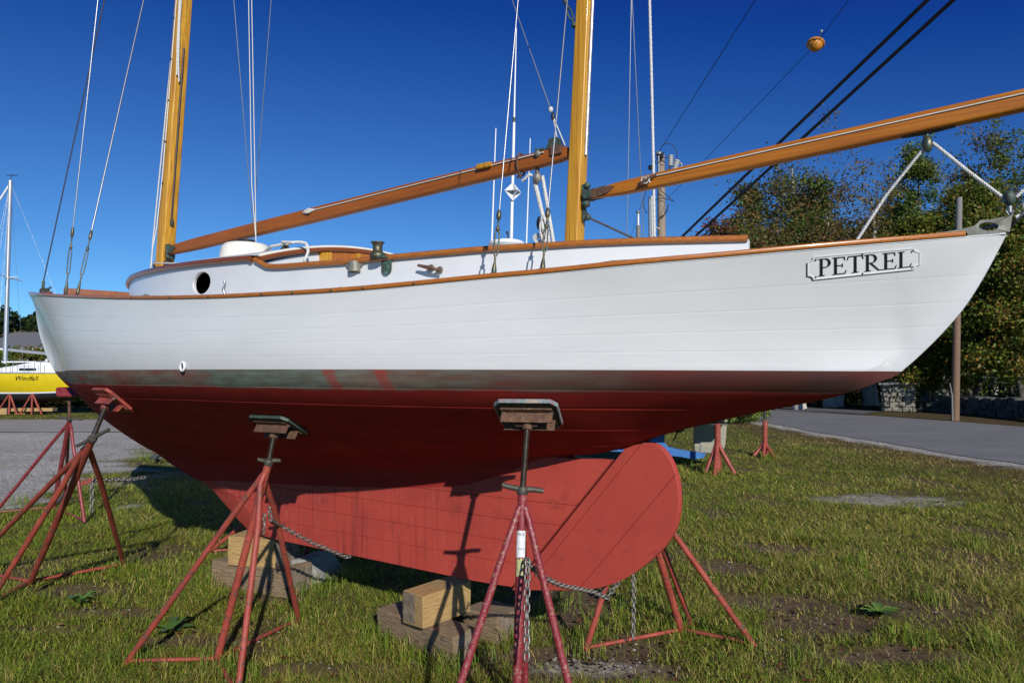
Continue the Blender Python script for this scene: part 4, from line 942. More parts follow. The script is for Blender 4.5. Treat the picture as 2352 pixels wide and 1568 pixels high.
# sheet tackle hanging from this boom
tA = on_boom(.921, -.045, .0)
tb_ = MB(); hoop = [tA + bu * (.045 + .062 * math.cos(a)) + Vector((0, .042 * math.sin(a), 0)) for a in np.linspace(0, 2 * math.pi, 17)]
tb_.tube(hoop, .006, 6).tube([tA + Vector((-.012, .018, -.035)), tA + Vector((0, .02, -.012)), tA + Vector((.012, .018, -.035))], .007, 6); tb_.build('boom_bail', MT['rust'], boat)
bk = off(1234, 408, -.01); MB().ball(bk, .03, 16, (.75, .55, 1.15)).ball(bk + Vector((0, .012, .0)), .022, 12, (.8, .5, 1.1)).tube([bk + Vector((0, 0, .03)), bk + Vector((0, 0, .05))], .012, 8).build('sheet_block', MT['dull'], boat)
for a, c, r in (((1226, 412), (1252, 520), .0105), ((1246, 405), (1272, 560), .0105), ((1229, 415), (1262, 560), .0105)):
    MB().rope([off(*a, -.02), off((a[0] + c[0]) / 2, (a[1] + c[1]) / 2, -.02), off(*c, -.02)], r, 30, 5, 5).build('sheet_rope', MT['rope'], boat)
MB().rope([off(1222, 402, .0), off(1212, 403, .02), off(1206, 411, .02), off(1199, 416, .02)], .0085, 30, 5, 5).build('sheet_tail', MT['rope'], boat)
coil = []
for i in range(44):
    a = i * .75; coil.append(off(1248 + 8 * math.sin(a) + i * .12, 530 + 33 * math.cos(a * .97) , .02 + .02 * math.sin(a * 1.7)))
MB().rope(coil, .0095, 30, 4, 3).build('coiled_sheet', MT['rope'], boat)
lb_ = off(1239, 513, -.03); MB().ball(lb_, .03, 14, (.6, .5, 1.3)).build('lower_block', MT['black'], boat)
for k in range(3): MB().rope([off(1236 + 11 * math.cos(a) + 2 * k, 546 + 8 * math.sin(a) + k * 3, .01) for a in np.linspace(0, 6.28, 12)], .008, 30, 4, 4).build('rope_turns', MT['rope'], boat)
# mizzen boom reaching out over the stern
c0, c1 = off(1378, 444, 0.), off(2352, 231, 0.)
ca_ = (c1 - c0).normalized(); C1 = c1 + ca_ * .75; cu = Vector((-ca_.z, 0, ca_.x)); cu = cu if cu.z > 0 else -cu
boomB = link(bpy.data.objects.new('mizzen_boom', None), boat)
Lc_ = (C1 - c0).length
spar([c0 + ca_ * s for s in (-.06, .02, .12, .6, 1.4, Lc_)], [.035, .05, .063, .074, .078, .07], [.03, .04, .05, .056, .058, .05], 'boom_shaft', MT['boom'], boomB, .14)
def on_miz(s, up=0, y=0): return c0 + ca_ * s + cu * up + Vector((0, y, 0))
s_of = lambda u: (off(u, 444 - (u - 1378) * .2187, 0.) - c0).length
MB().tube([on_miz(s, .016, .031) for s in (s_of(1505), .9, 1.5, Lc_ - .05)], .0032, 5).build('outhaul_line', MT['cord'], boomB)
cc = s_of(1492); MB().tube([on_miz(cc - .052, -.020, .034), on_miz(cc - .02, -.008, .042), on_miz(cc + .02, .008, .042), on_miz(cc + .052, .022, .034)], [.004, .011, .011, .004], 8).build('boom_cleat', MT['rust'], boomB)
MB().tube([on_miz(cc + .022 * math.cos(a * 1.0), .016 * math.sin(a * 1.37), .046 + .003 * math.sin(a * 3)) for a in np.linspace(0, 19, 70)], .003, 5).build('cleat_turns', MT['cord'], boomB)
gb = MB(); gz = c0 - ca_ * .02
gb.prism([on_miz(-.075, -.022, .028), on_miz(-.075, .022, .028), on_miz(.04, .024, .031), on_miz(.095, .010, .031), on_miz(.06, -.012, .031), on_miz(0, -.022, .03)], (0, -.007, 0))
gb.prism([on_miz(-.075, -.022, -.021), on_miz(-.075, .022, -.021), on_miz(.04, .024, -.024), on_miz(.095, .010, -.024), on_miz(.0, -.022, -.023)], (0, -.007, 0)); gb.build('boom_strap', MT['rust'], boomB)
gk = MB(); g0 = MM.z(c0.z); gk.lathe(on_miz(-.06, 0, .04), (0, -1, 0), [(.024, 0), (.026, .01), (.026, .07), (.02, .08)], 16).box(g0 + Vector((-.055, 0, .0)), (.024, .05, .11), bev=.005).ball(g0 + Vector((-.075, .02, .045)), .018, 10).ball(g0 + Vector((-.07, .02, -.05)), .02, 10); gk.build('gooseneck', MT['verdigris'], boat)
g2 = MM.z(off(1340, 485, 0.).z); e_ = off(1455, 547, -.10)
MB().prism([g2 + Vector((-.045, .012, .045)), g2 + Vector((-.047, .012, -.055)), g2 + Vector((-.075, .012, -.03)), g2 + Vector((-.06, .012, .0))], (0, -.024, 0)).ball(g2 + Vector((-.072, 0, -.035)), .018, 10).build('vang_bracket', MT['verdigris'], boat)
MB().tube([g2 + Vector((-.07, 0, -.035)), e_], .0055, 8).build('vang_strut', MT['track'], boat)
# block under the mizzen boom, sheet and stern block
sb = off(2130, 332, 0.); smt = s_of(2130)
blk = link(bpy.data.objects.new('boom_block', None), boat)
MB().ball(sb, .032, 16, (.62, .62, 1.05)).build('shell', MT['bronze'], blk)
MB().tube([sb + Vector((0, 0, .03)), sb + Vector((0, 0, .056))], .007, 8).tube([on_miz(smt, -.05, 0) + Vector((.018 * math.cos(a), 0, .012 * math.sin(a))) for a in np.linspace(0, 6.28, 15)], .0045, 6).build('shackle', MT['verdigris'], blk)
MB().tube([on_miz(smt - .09, -.041), on_miz(smt, -.043), on_miz(smt + .09, -.041)], [.006, .010, .006], 8).build('boom_plate', MT['track'], boomB)
st = off(2318, 455, 0.); sbk = link(bpy.data.objects.new('stern_block', None), boat)
MB().ball(st, .032, 16, (.65, .7, .95)).build('shell', MT['verdigris'], sbk)
ss_ = Vector((-2.245, 0, float(z_s(-2.215)) + .06))
MB().tube([st + Vector((0, 0, -.03)), st + Vector((0, 0, -.062))], .008, 8).tube([st + Vector((-.012, .016, -.05)), st + Vector((0, .016, -.075)), st + Vector((.012, .016, -.05))], .004, 6).tube([st + Vector((0, 0, -.07)), st + Vector((.002, 0, -.11)), ss_ + Vector((-.03, 0, .02)), ss_], .0055, 8).build('strop', MT['galv'], sbk)
shb = off(1945, 559, -.05)
MB().rope([sb + Vector((.012, 0, -.012)), sb.lerp(shb, .5), shb + Vector((0, 0, -.05))], .0068, 34, 5, 5).build('mizzen_sheet', MT['rope'], boat)
MB().rope([sb + Vector((-.018, 0, .003)), sb.lerp(st, .5), st + Vector((.018, 0, .004))], .0068, 34, 5, 5).build('mizzen_sheet', MT['rope'], boat)
MB().rope([st + Vector((-.02, 0, .0)), off(2352, 435, 0.) , on_miz(Lc_ - .1, -.06)], .0068, 34, 5, 5).build('mizzen_sheet', MT['rope'], boat)

# ---- standing rigging
def mast_hit(u, v, base, mast):
    r = ray(u, v); r = Vector((r[0] * FW[0] + r[1] * FW[1], r[0] * NR[0] + r[1] * NR[1], r[2])); eye = w2b((0, 0, EYE))
    nrm = (base - eye).cross(r); s = -((mast.p - eye).dot(nrm)) / mast.t.dot(nrm); return mast.p + mast.t * s
def turnbuckle(p, q, length, name, m, r=.008):
    a = (q - p).normalized(); X = a.orthogonal().normalized(); b_ = MB()
    b_.lathe(p, a, [(r * 1.2, 0), (r * 1.4, length * .05), (r * .9, length * .14), (r * .55, length * .18), (r * .55, length * .3)], 10)
    for s in (-1, 1): b_.tube([p + a * length * .28 + X * s * r * .4, p + a * length * .32 + X * s * r * 1.1, p + a * length * .63 + X * s * r * 1.1, p + a * length * .68 + X * s * r * .4], r * .42, 6)
    b_.lathe(p + a * length * .66, a, [(r * .55, 0), (r * 1.1, length * .02), (r * 1.2, length * .05), (r * .5, length * .07), (r * .5, length * .18), (r * 1.1, length * .2), (r * 1.35, length * .24), (r * 1.2, length * .3), (r * .6, length * .34)], 10)
    return b_.build(name, m, boat)
def stay(name, base, up, r, m, tb=0, plate=True, trim=None):
    a = (up - base).normalized()
    q = base + a * tb
    MB().tube([q, up], r, 6).build(name, m, boat)
    if tb: turnbuckle(base + a * .0, up, tb * 1.02, 'turnbuckle', MT['bronze'])
    if plate: MB().box(base - a * .005 + Vector((0, 0, -.012)), (.03, .014, .045), bev=.004).build('chain_plate', MT['track'], boat)
for (u0, v0), (u1, v1), r, tl in (((151, 676), (225, 0), .0036, .44), ((178, 674), (330, 0), .0050, .44)):
    b = off(u0, v0, lambda d: float(b_s(d)) - .035); b.z = float(z_s(b.x)) + .03; stay('shroud', b, mast_hit(u1, v1, b, FM), r, MT['steel'], tl)
b = Vector((5.93, 0, bz + .12)); up = mast_hit(240, 0, b, FM); stay('forestay', b, up, .0062, MT['wiredark'], 0, False)
for (u0, v0), (u1, v1), r, tl in (((1134, 632), (1190, 0), .0028, .26), ((1246, 622), (1303, 0), .0036, .26)):
    b = off(u0, v0, lambda d: float(b_s(d)) - .03); b.z = float(z_s(b.x)) + .022; stay('shroud', b, mast_hit(u1, v1, b, MM), r, MT['steel'], tl)
for (u0, v0), (u1, v1), r, mst in (((1440, 548), (1450, 0), .0026, MM), ((1479, 548), (1452, 0), .0030, MM), ((583, 548), (537, 0), .0036, FM)):
    b = off(u0, v0, lambda d: -float(b_s(d)) + .04); z = float(z_s(b.x)); up = mast_hit(u1, v1, b, mst); a = (up - b).normalized(); b = b - a * ((b.z - z) / a.z); stay('shroud', b, up, r, MT['steel'], 0, False)
b = off(579, 552, -.5); up = mast_hit(623, 0, b, MM); up = b + (off(623, 0, -.3) - b) * 2.0; stay('running_stay', b, up, .0032, MT['steel'], 0, False)
for (u0, v0), (um, vm), (u1, v1) in (((588, 556), (578, 420), (571, 0)), ((588, 556), (586, 420), (578, 0))):
    P2 = [off(u0, v0, .1), off(um, vm, .1), off(u1, v1, .1)]; P2.append(P2[-1] + (P2[-1] - P2[-2]) * 1.2); MB().tube(P2, .0032, 6).build('flag_halyard', MT['cord'], boat)
P2 = [off(1503, 550, -.35), off(1501, 380, -.35), off(1497, 200, -.35), off(1492, 0, -.35)]; P2.append(P2[-1] + (P2[-1] - P2[-2])); MB().rope(P2, .0085, 34, 5, 4).build('jackline', MT['rope'], boat)
# topping lift with its small block
tl0 = on_boom(.975, .09, 0); t1 = off(1265, 252, 0.); t2_ = off(1176, 0, 0.); t3 = t1 + (t2_ - t1) * 2.4
MB().tube([t1, t3], .003, 6).build('topping_lift', MT['steel'], boat)
MB().ball(t1, .014, 10, (1, .8, 1.2)).build('splice', MT['rope'], boat)
tb2 = off(1270, 268, 0.); MB().ball(tb2, .016, 12, (.7, .6, 1.5)).build('lift_block', MT['black'], boat)
MB().tube([tb2, off(1298, 335, 0.)], .0035, 6).tube([tb2, off(1283, 335, 0.)], .0030, 6).build('lift_fall', MT['cord'], boat)
p0, p1 = off(1297, 0, .03), off(1320, 62, .03); turnbuckle(p1, p0, (p1 - p0).length * 1.0, 'turnbuckle', MT['verdigris'], .011)
MB().tube([p0, p0 + (p0 - p1) * 8], .003, 6).build('lower_stay', MT['wiredark'], boat)

# ---- carved name board
def serif(ch):
    """strokes in a 1-high letter box as polygons; returns (polys, width)"""
    def I(x, w=.115): return [[(x, 0), (x + w, 0), (x + w, 1), (x, 1)]]
    def sf(x0, x1, y, up): h = .035; return [[(x0, y), (x1, y), (x1, y + h * up), (x0, y + h * up)][::1 if up > 0 else -1]]
    def ringarc(cx, cy, rx, ry, a0, a1, t0, t1, n=16):
        P = []; Q = []
        for k in range(n + 1):
            a = R(a0 + (a1 - a0) * k / n); f = math.sin(math.pi * k / n); t = t0 + (t1 - t0) * f
            P.append((cx + rx * math.cos(a), cy + ry * math.sin(a))); Q.append((cx + (rx - t) * math.cos(a), cy + (ry - min(t, .04 + .3 * t)) * math.sin(a)))
        return [[P[i], P[i + 1], Q[i + 1], Q[i]] for i in range(n)]
    if ch == 'P' or ch == 'R':
        o = I(.10) + sf(.0, .32, 0, 1) + sf(.0, .22, 1, -1)
        o += ringarc(.36, .735, .27, .265, 90, -90, .035, .115) + [[(.2, .965), (.37, .965), (.37, 1), (.2, 1)], [(.2, .47), (.37, .47), (.37, .51), (.2, .51)]]
        if ch == 'P': return o, .66
        return o + [[(.36, .49), (.74, .035), (.88, .0), (.70, 0), (.26, .49)][::-1], [(.74, .035), (.90, .035), (.90, 0), (.70, 0)][::-1]], .86
    if ch == 'E':
        return I(.10) + sf(0, .22, 0, 1) + sf(0, .22, 1, -1) + [[(.2, .96), (.62, .96), (.62, 1), (.2, 1)], [(.62, 1), (.58, 1), (.615, .80), (.635, .80)][::-1], [(.2, 0), (.64, 0), (.64, .04), (.2, .04)], [(.60, 0), (.645, 0), (.70, .22), (.68, .22)], [(.2, .49), (.50, .49), (.50, .53), (.2, .53)], [(.49, .40), (.515, .40), (.515, .62), (.49, .62)]], .70
    if ch == 'T':
        return I(.33) + sf(.22, .55, 0, 1) + [[(.02, .96), (.76, .96), (.76, 1), (.02, 1)], [(.02, 1), (-.02, .78), (.0, .78), (.06, 1)][::-1], [(.76, 1), (.72, 1), (.78, .78), (.80, .78)][::-1]], .78
    if ch == 'L':
        return I(.10) + sf(0, .22, 0, 1) + sf(0, .32, 1, -1) + [[(.2, 0), (.62, 0), (.62, .04), (.2, .04)], [(.58, 0), (.625, 0), (.69, .24), (.67, .24)]], .68
    return [], .4
nb = link(bpy.data.objects.new('name_board', None), boat)
def hull_b(d, z):
    s = section(d)[0]; return float(np.interp(-z, -s[:, 1], s[:, 0]))
def side(u, v, o=0.0):
    r = ray(u, v); d = -1.6
    for _ in range(40):
        bb = hull_b(d, min(max(1.6, 1.9), 1.95)) if _ == 0 else hull_b(d, zc)
        s, dn = np.linalg.solve(np.array([[r[0], -FW[0]], [r[1], -FW[1]]]), ORG + (bb + o) * NR); zc = r[2] * s + EYE; d += .6 * (dn - d)
    return Vector((d, hull_b(d, zc) + o, zc))
# board frame: corner points on the hull side
TL, TR, BR_, BL = side(1856, 592), side(2114, 570), side(2114, 618), side(1856, 645)
def bp2(s, t): return TL.lerp(TR, s).lerp(BL.lerp(BR_, s), t)
def hullpt(s, t, o):
    q = bp2(s, t); return Vector((q.x, hull_b(q.x, q.z) + o, q.z))
cx_, cy_ = .052, .20
ol = []
def notch(sx, sy, a0): return [(sx + cx_ * math.cos(R(a)), sy + cy_ * math.sin(R(a))) for a in np.linspace(a0, a0 - 90, 6)]
ol = [(s, 0) for s in np.linspace(cx_, 1 - cx_, 14)] + [(1 - cx_ * math.cos(R(a)), cy_ * math.sin(R(a))) for a in np.linspace(0, 90, 6)][1:] + [(1, t) for t in np.linspace(cy_, 1 - cy_, 6)][1:] + [(1 - cx_ * math.sin(R(a)), 1 - cy_ * math.cos(R(a))) for a in np.linspace(0, 90, 6)][1:] + [(s, 1) for s in np.linspace(1 - cx_, cx_, 14)][1:] + [(cx_ * math.cos(R(a)), 1 - cy_ * math.sin(R(a))) for a in np.linspace(0, 90, 6)][1:] + [(0, t) for t in np.linspace(1 - cy_, cy_, 6)][1:] + [(cx_ * math.sin(R(a)), cy_ * math.cos(R(a))) for a in np.linspace(0, 90, 6)][1:-1]
TH = .008
f_ = MB(); n = len(ol); cen = lambda p, k: (.5 + (p[0] - .5) * k[0], .5 + (p[1] - .5) * k[1])
r0 = [hullpt(*p, -.002) for p in ol]; r1 = [hullpt(*p, TH) for p in ol]; r2 = [hullpt(*cen(p, (.985, .93)), TH) for p in ol]; r3 = [hullpt(*cen(p, (.975, .89)), TH - .003) for p in ol]
f_.grid([r + r[:1] for r in (r0, r1, r2, r3)], smooth=False)
rows = [[hullpt(.5 + (s - .5) * .975, .5 + (t - .5) * .89, TH - .0032) for t in np.linspace(0, 1, 5)] for s in np.linspace(0, 1, 15)]
inner = [r3[i] for i in range(n)]
cpt = [hullpt(s, .5, TH - .003) for s in np.linspace(0, 1, 15)]
# fill: strips from outline to the long centreline
mid = [hullpt(min(max(cen(p, (.975, .89))[0], .03), .97), .5, TH - .003) for p in ol]
f_.grid([inner + inner[:1], mid + mid[:1]], smooth=False)
f_.build('board', MT['white'], nb)
x = .0; letters = []; word = 'PETREL'; wsum = sum(serif(c)[1] for c in word) + .07 * 5
s0_, s1_ = .098, .925
lt = {}
for i, c in enumerate(word):
    polys, wd = serif(c); L = MB()
    for P in polys:
        sub = [hullpt(s0_ + (x + px) / wsum * (s1_ - s0_), .86 - py * .75, TH + .0012) for px, py in P]
        b0 = [hullpt(s0_ + (x + px) / wsum * (s1_ - s0_), .86 - py * .75, TH - .003) for px, py in P]
        n_ = len(P); L.add(sub + b0, [tuple(range(n_)), tuple(range(2 * n_ - 1, n_ - 1, -1))] + [(k, (k + 1) % n_, n_ + (k + 1) % n_, n_ + k) for k in range(n_)])
    L.build('letter', MT['black_paint'], nb); x += wd + .07
for s, t in ((.075, .13), (.93, .13), (.075, .88), (.93, .88), (.49, .07), (.49, .95)): MB().ball(hullpt(s, t, TH), .0035, 8).build('screw', MT['track'], nb)

# ------------------------------------------------------------------ boat stands
def pipe(a, b, r, n=12): return MB().tube([a, b], r, n)
def make_stand(label, pb, collar, pad_c, nrm, feet, r=.022, m=MT['redstand'], mscrew=MT['screw'], padm=MT['ply'], psize=(.15, .15), threads=40, up_hint=(0, 0, 1), bars=True, edge=MT['plyedge'], attach=.06, pipe_handle=0, ymat=None, bracket=MT['rust'], hl=.13, hang=0.0):
    pb, collar, pad_c, nrm = Vector(pb), Vector(collar), Vector(pad_c), Vector(nrm).normalized()
    root = thing('boat_stand', label, 'boat stand', (pb.x, pb.y, 0), 0, 'red boat stands')
    o = Vector((pb.x, pb.y, 0)); L = lambda p: Vector(p) - o
    ax = (collar - pb).normalized()
    MB().tube([L(pb), L(collar)], r * 1.12, 14).build('post', m, root)
    for ft in feet:
        ft = Vector(ft); j = collar - ax * attach; d = ft - j; h = Vector((d.x, d.y, 0)).normalized()
        P = [j + h * r * .8, j + h * r * 2.0 - ax * .05, j + (ft - j) * .25 + h * .012, ft]
        MB().tube([L(p) for p in P], [r * .7, r * .85, r * .9, r * .9], 12).build('leg', m, root)
        if bars: MB().tube([L(pb + Vector((0, 0, .02))), L(Vector(ft) + Vector((0, 0, .012)))], r * .62, 8).build('base_bar', m, root)
    # screw with real threads
    sock = pad_c - nrm * .075
    sv = sock - collar; SL = sv.length; prof = []
    rs = r * .78
    for k in range(threads):
        h = SL * k / threads; q = SL / threads; prof += [(rs * .84, h), (rs * .84, h + q * .3), (rs, h + q * .5), (rs, h + q * .8)]
    prof.append((rs * .84, SL)); MB().lathe(L(collar), sv, prof, 12).build('screw', mscrew, root)
    # handle nut
    X = sv.normalized().cross(Vector((0, 1, .3))).normalized(); hb_ = MB()
    hb_.lathe(L(collar - ax * .012), ax, [(r * 1.25, 0), (r * 1.38, .006), (r * 1.35, .026), (r * 1.2, .03)], 16)
    for s in (-1, 1): hb_.tube([L(collar + ax * .01 + X * s * r), L(collar + ax * (.012) + X * s * hl * .55), L(collar + ax * .014 * (1 + s * .3) + X * s * hl)], [.0125, .0115, .010], 8)
    hb_.build('handle', MT['handle'], root)
    # pad: octagonal plywood with bracket irons and a socket
    pad = link(bpy.data.objects.new('pad', None), root)
    U = Vector(up_hint); U = (U - nrm * U.dot(nrm)).normalized(); W = U.cross(nrm).normalized()
    def oc(k, off_): return [L(pad_c + W * a * psize[0] * k + U * b * psize[1] * k + nrm * off_) for a, b in ((-1, -.72), (-1, .72), (-.8, 1), (.8, 1), (1, .72), (1, -.72), (.8, -1), (-.8, -1))]
    MB().prism(oc(.995, -.018), nrm * .016).build('plywood', padm, pad)
    A, B_ = oc(1.0, -.019), oc(1.0, -.001); b2 = MB().grid([A + A[:1], B_ + B_[:1]], smooth=False); C_ = oc(.965, -.0195); D_ = oc(.965, -.0005); b2.grid([A + A[:1], C_ + C_[:1]], smooth=False).grid([B_ + B_[:1], D_ + D_[:1]], smooth=False); b2.build('plywood_edge', edge, pad)
    Mx = Matrix((W, U, nrm)).transposed()
    for s in (-1, 1):
        MB().box(L(pad_c - nrm * .045 + U * s * .036), (psize[0] * 1.62, .006, .05), Mx).box(L(pad_c - nrm * .022 + U * s * .052), (psize[0] * 1.62, .034, .006), Mx).build('bracket_iron', bracket, pad)
    MB().lathe(L(sock - sv.normalized() * .012), sv, [(rs * 1.25, 0), (rs * 1.65, .003), (rs * 1.65, .034), (rs * 1.3, .04)], 16).tube([L(sock + W * -.045 + sv.normalized() * .01), L(sock + W * .052 + sv.normalized() * .01)], .006, 8).build('socket', bracket, pad)
    for s in (-1, 1): MB().lathe(L(pad_c - nrm * .02 + W * s * psize[0] * .74 + U * .03), -nrm, [(.012, 0), (.012, .006), (.007, .007), (.006, .012), (.001, .013)], 10).build('bolt', MT['steel'], pad)
    return root
def hull_at(d, z):                  # point and outward normal (world) on the near underwater side
    s = section(d); P = np.concatenate([s[0], s[1][1:]]); b = float(np.interp(-z, -P[:, 1], P[:, 0]))
    s2 = section(d + .05); P2 = np.concatenate([s2[0], s2[1][1:]]); b2 = float(np.interp(-z, -P2[:, 1], P2[:, 0])); b3 = float(np.interp(-(z + .03), -P[:, 1], P[:, 0]))
    t1 = Vector((.05, b2 - b, 0)); t2 = Vector((0, b3 - b, .03)); n_ = t1.cross(t2).normalized()
    if n_.y < 0: n_ = -n_
    w_ = Vector((FW[0] * n_.x + NR[0] * n_.y, FW[1] * n_.x + NR[1] * n_.y, n_.z))
    return b2w((d, b, z)), w_
def pad_on(u, v):                   # where the photo shows a pad: march the sight line to the hull
    for k in np.linspace(1.6, 8.5, 1400):
        p = at(u, v, k); q = w2b(p)
        if not (DSTERN < q.x < DTIP): continue
        s = section(q.x); P = np.concatenate([s[0], s[1][1:]])
        if P[-1, 1] < q.z < P[0, 1] and 0 < q.y < float(np.interp(-q.z, -P[:, 1], P[:, 0])): return hull_at(q.x, q.z)
    return None
ST = []
# stand by the rudder (nearest)
pc3, n3 = pad_on(1216, 944); print('pad3', pc3, n3)
c3 = at(1200, 1128, pc3.y - .16); f3 = at(1188, 1568, 2.72); ax3 = (f3 - c3); pb3 = c3 + ax3 * (c3.z / -ax3.z); print('c3', c3, 'pb3', pb3)
feet3 = [Vector((pb3.x - .33, pb3.y - .12, 0)), Vector((pb3.x + .29, pb3.y - .05, 0)), Vector((pb3.x + .05, pb3.y + .40, 0))]
s3 = make_stand('crimson boat stand with a white sticker on its post, nearest, in front of the keel', pb3, c3, pc3 - n3 * -.004, -n3, feet3, r=.0168, m=MT['redcrim'], threads=46, psize=(.138, .115), hl=.085)
s3o = Vector((pb3.x, pb3.y, 0)); axp = (c3 - pb3).normalized()
def on_post(v): # parameter along the post for a photo row
    best = min(np.linspace(0, 1, 400), key=lambda t: abs((lambda p: 784 - F * ((-(p.y) * math.sin(PITCH) + (p.z - EYE) * math.cos(PITCH)) / (p.y * math.cos(PITCH) + (p.z - EYE) * math.sin(PITCH))))(pb3.lerp(c3, t)) - v)); return pb3.lerp(c3, best)
def wrap(p0, p1, a0, a1, rr, name, m, ragged=0.0):
    P0, P1 = p0 - s3o, p1 - s3o; X = Vector((0, -1, 0)); X = (X - axp * X.dot(axp)).normalized(); Y = axp.cross(X)
    G = []
    for k in range(13):
        a = a0 + (a1 - a0) * k / 12; j = random.uniform(-ragged, ragged); G.append([P0 + axp * j + (X * math.cos(a) + Y * math.sin(a)) * rr, P1 + axp * random.uniform(-ragged, ragged) + (X * math.cos(a) + Y * math.sin(a)) * rr])
    return MB().grid(G, smooth=True, flip=True).build(name, m, s3)
rr = .0168 * 1.12
t0_, t1_ = on_post(1217), on_post(1278)
stk = wrap(t0_, t1_, -1.15, 1.0, rr + .0012, 'sticker', MT['sticker'], .003); wrap(on_post(1281), on_post(1322), -1.0, .7, rr + .0008, 'pale_patch', MT['palegreen'], .006)
def text_mesh(txt, size, xf, m, name, parent, ext=.0002, shear=0):
    c = bpy.data.curves.new('txt', 'FONT'); c.body = txt; c.size = size; c.extrude = ext; c.align_x = 'CENTER'; c.shear = shear
    o = bpy.data.objects.new('txt', c); COL.objects.link(o); dg = bpy.context.evaluated_depsgraph_get(); dg.update(); me = bpy.data.meshes.new_from_object(o.evaluated_get(dg)); bpy.data.objects.remove(o)
    me.vertices.foreach_set('co', np.array([list(xf(Vector(v.co))) for v in me.vertices], np.float32).ravel()); me.materials.clear(); me.materials.append(m); me.update()
    o = bpy.data.objects.new(name, me); return link(o, parent)
X3 = Vector((0, -1, 0)); X3 = (X3 - axp * X3.dot(axp)).normalized(); Y3 = axp.cross(X3)
def curl(p0):
    def f(v):
        a = v.x / rr; return (p0 - s3o) + axp * v.y + (X3 * math.cos(a) + Y3 * math.sin(a)) * (rr + .0017 + v.z)
    return f
tx_ = text_mesh('DOC', .013, curl(on_post(1228.5)), MT['black_paint'], 'print', stk)
text_mesh('DOC', .0095, curl(on_post(1261)), MT['black_paint'], 'print', stk)
# stand amidships
def P3w(v, Y, u): return at(u, v, Y)
pc2, n2_ = pad_on(642, 972); print('pad2', pc2)
c2_ = at(617, 1062, pc2.y - .10); pb2 = gnd(497, 1520); fe2 = [gnd(290, 1522), gnd(545, 1600), gnd(686, 1425)]
s2 = make_stand('orange red boat stand with green edged pad, second from the rudder', pb2, c2_, pc2, -n2_, fe2, threads=24, psize=(.145, .105), r=.0175, hl=.06, edge=MT['verdigris'])
# bow stand, near side
pc1, n1_ = pad_on(262, 916); print('pad1', pc1)
c1_ = at(212, 1008, pc1.y - .25); pb1 = gnd(68, 1340); fe1 = [gnd(-80, 1310), gnd(-28, 1390), gnd(285, 1298)]
s1 = make_stand('boat stand with a bare red pad under the bow, the nearer of two there', pb1, c1_, pc1, -n1_, fe1, threads=30, psize=(.15, .11), r=.0195, padm=MT['redstand'], edge=MT['redstand'], bracket=MT['redstand'], hl=.12)
# bow stand, far side
q = w2b(pc1); pq, nq = hull_at(4.75, 1.42); bq = w2b(pq); pc0 = b2w((bq.x, -bq.y, bq.z)); nb_ = Vector((nq.x, nq.y, 0)); lx = nq.x * FW[0] + nq.y * FW[1]; ly = nq.x * NR[0] + nq.y * NR[1]
n0 = Vector((FW[0] * lx - NR[0] * ly, FW[1] * lx - NR[1] * ly, nq.z))
c0_ = at(160, 962, 7.35); pb0 = gnd(122, 1168)
pc0 = at(160, 898, 7.25)
s0 = make_stand('crimson boat stand behind the bow, leaning on the far side of the hull', pb0, c0_, pc0, (.35, -.45, .8), [gnd(-12, 1178), gnd(194, 1198), gnd(150, 1130)], threads=16, psize=(.12, .075), r=.020, m=MT['redcrim'], padm=MT['redcrim'], edge=MT['redcrim'], bracket=MT['handle'], mscrew=MT['rust'])
# stand on the far side by the rudder
cf = Vector((.72, 4.02, .98)); q = w2b(cf); pcf_, nf_ = hull_at(-.55, 1.22); bq = w2b(pcf_); pcf = b2w((bq.x, -bq.y, bq.z)); lx = nf_.x * FW[0] + nf_.y * FW[1]; ly = nf_.x * NR[0] + nf_.y * NR[1]
nf = -Vector((FW[0] * lx - NR[0] * ly, FW[1] * lx - NR[1] * ly, nf_.z))
pbf = gnd(1566, 1452); fef = [gnd(1345, 1492), gnd(1732, 1482), gnd(1588, 1432)]
cf = at(1461, 1100, 3.82)
sf = make_stand('red boat stand behind the rudder on the far side, its pad hidden by the hull', pbf, cf, pcf, nf, fef, threads=14, r=.0185)
# far side amidships, only a foot shows
pcm_, nm_ = hull_at(2.4, 1.2); bq = w2b(pcm_); pcm = b2w((bq.x, -bq.y, bq.z)); lx = nm_.x * FW[0] + nm_.y * FW[1]; ly = nm_.x * NR[0] + nm_.y * NR[1]
nm = -Vector((FW[0] * lx - NR[0] * ly, FW[1] * lx - NR[1] * ly, nm_.z))
mb = pcm + Vector((.25, .30, -pcm.z)); g = gnd(478, 1268)
make_stand('dark boat stand in the shadow behind the forward keel blocks', Vector((g.x + .45, g.y + .1, 0)), pcm + Vector((.12, .16, -.30)), pcm, nm, [g, Vector((g.x + .9, g.y - .2, 0)), Vector((g.x + .6, g.y + .6, 0))], threads=12, r=.0185)

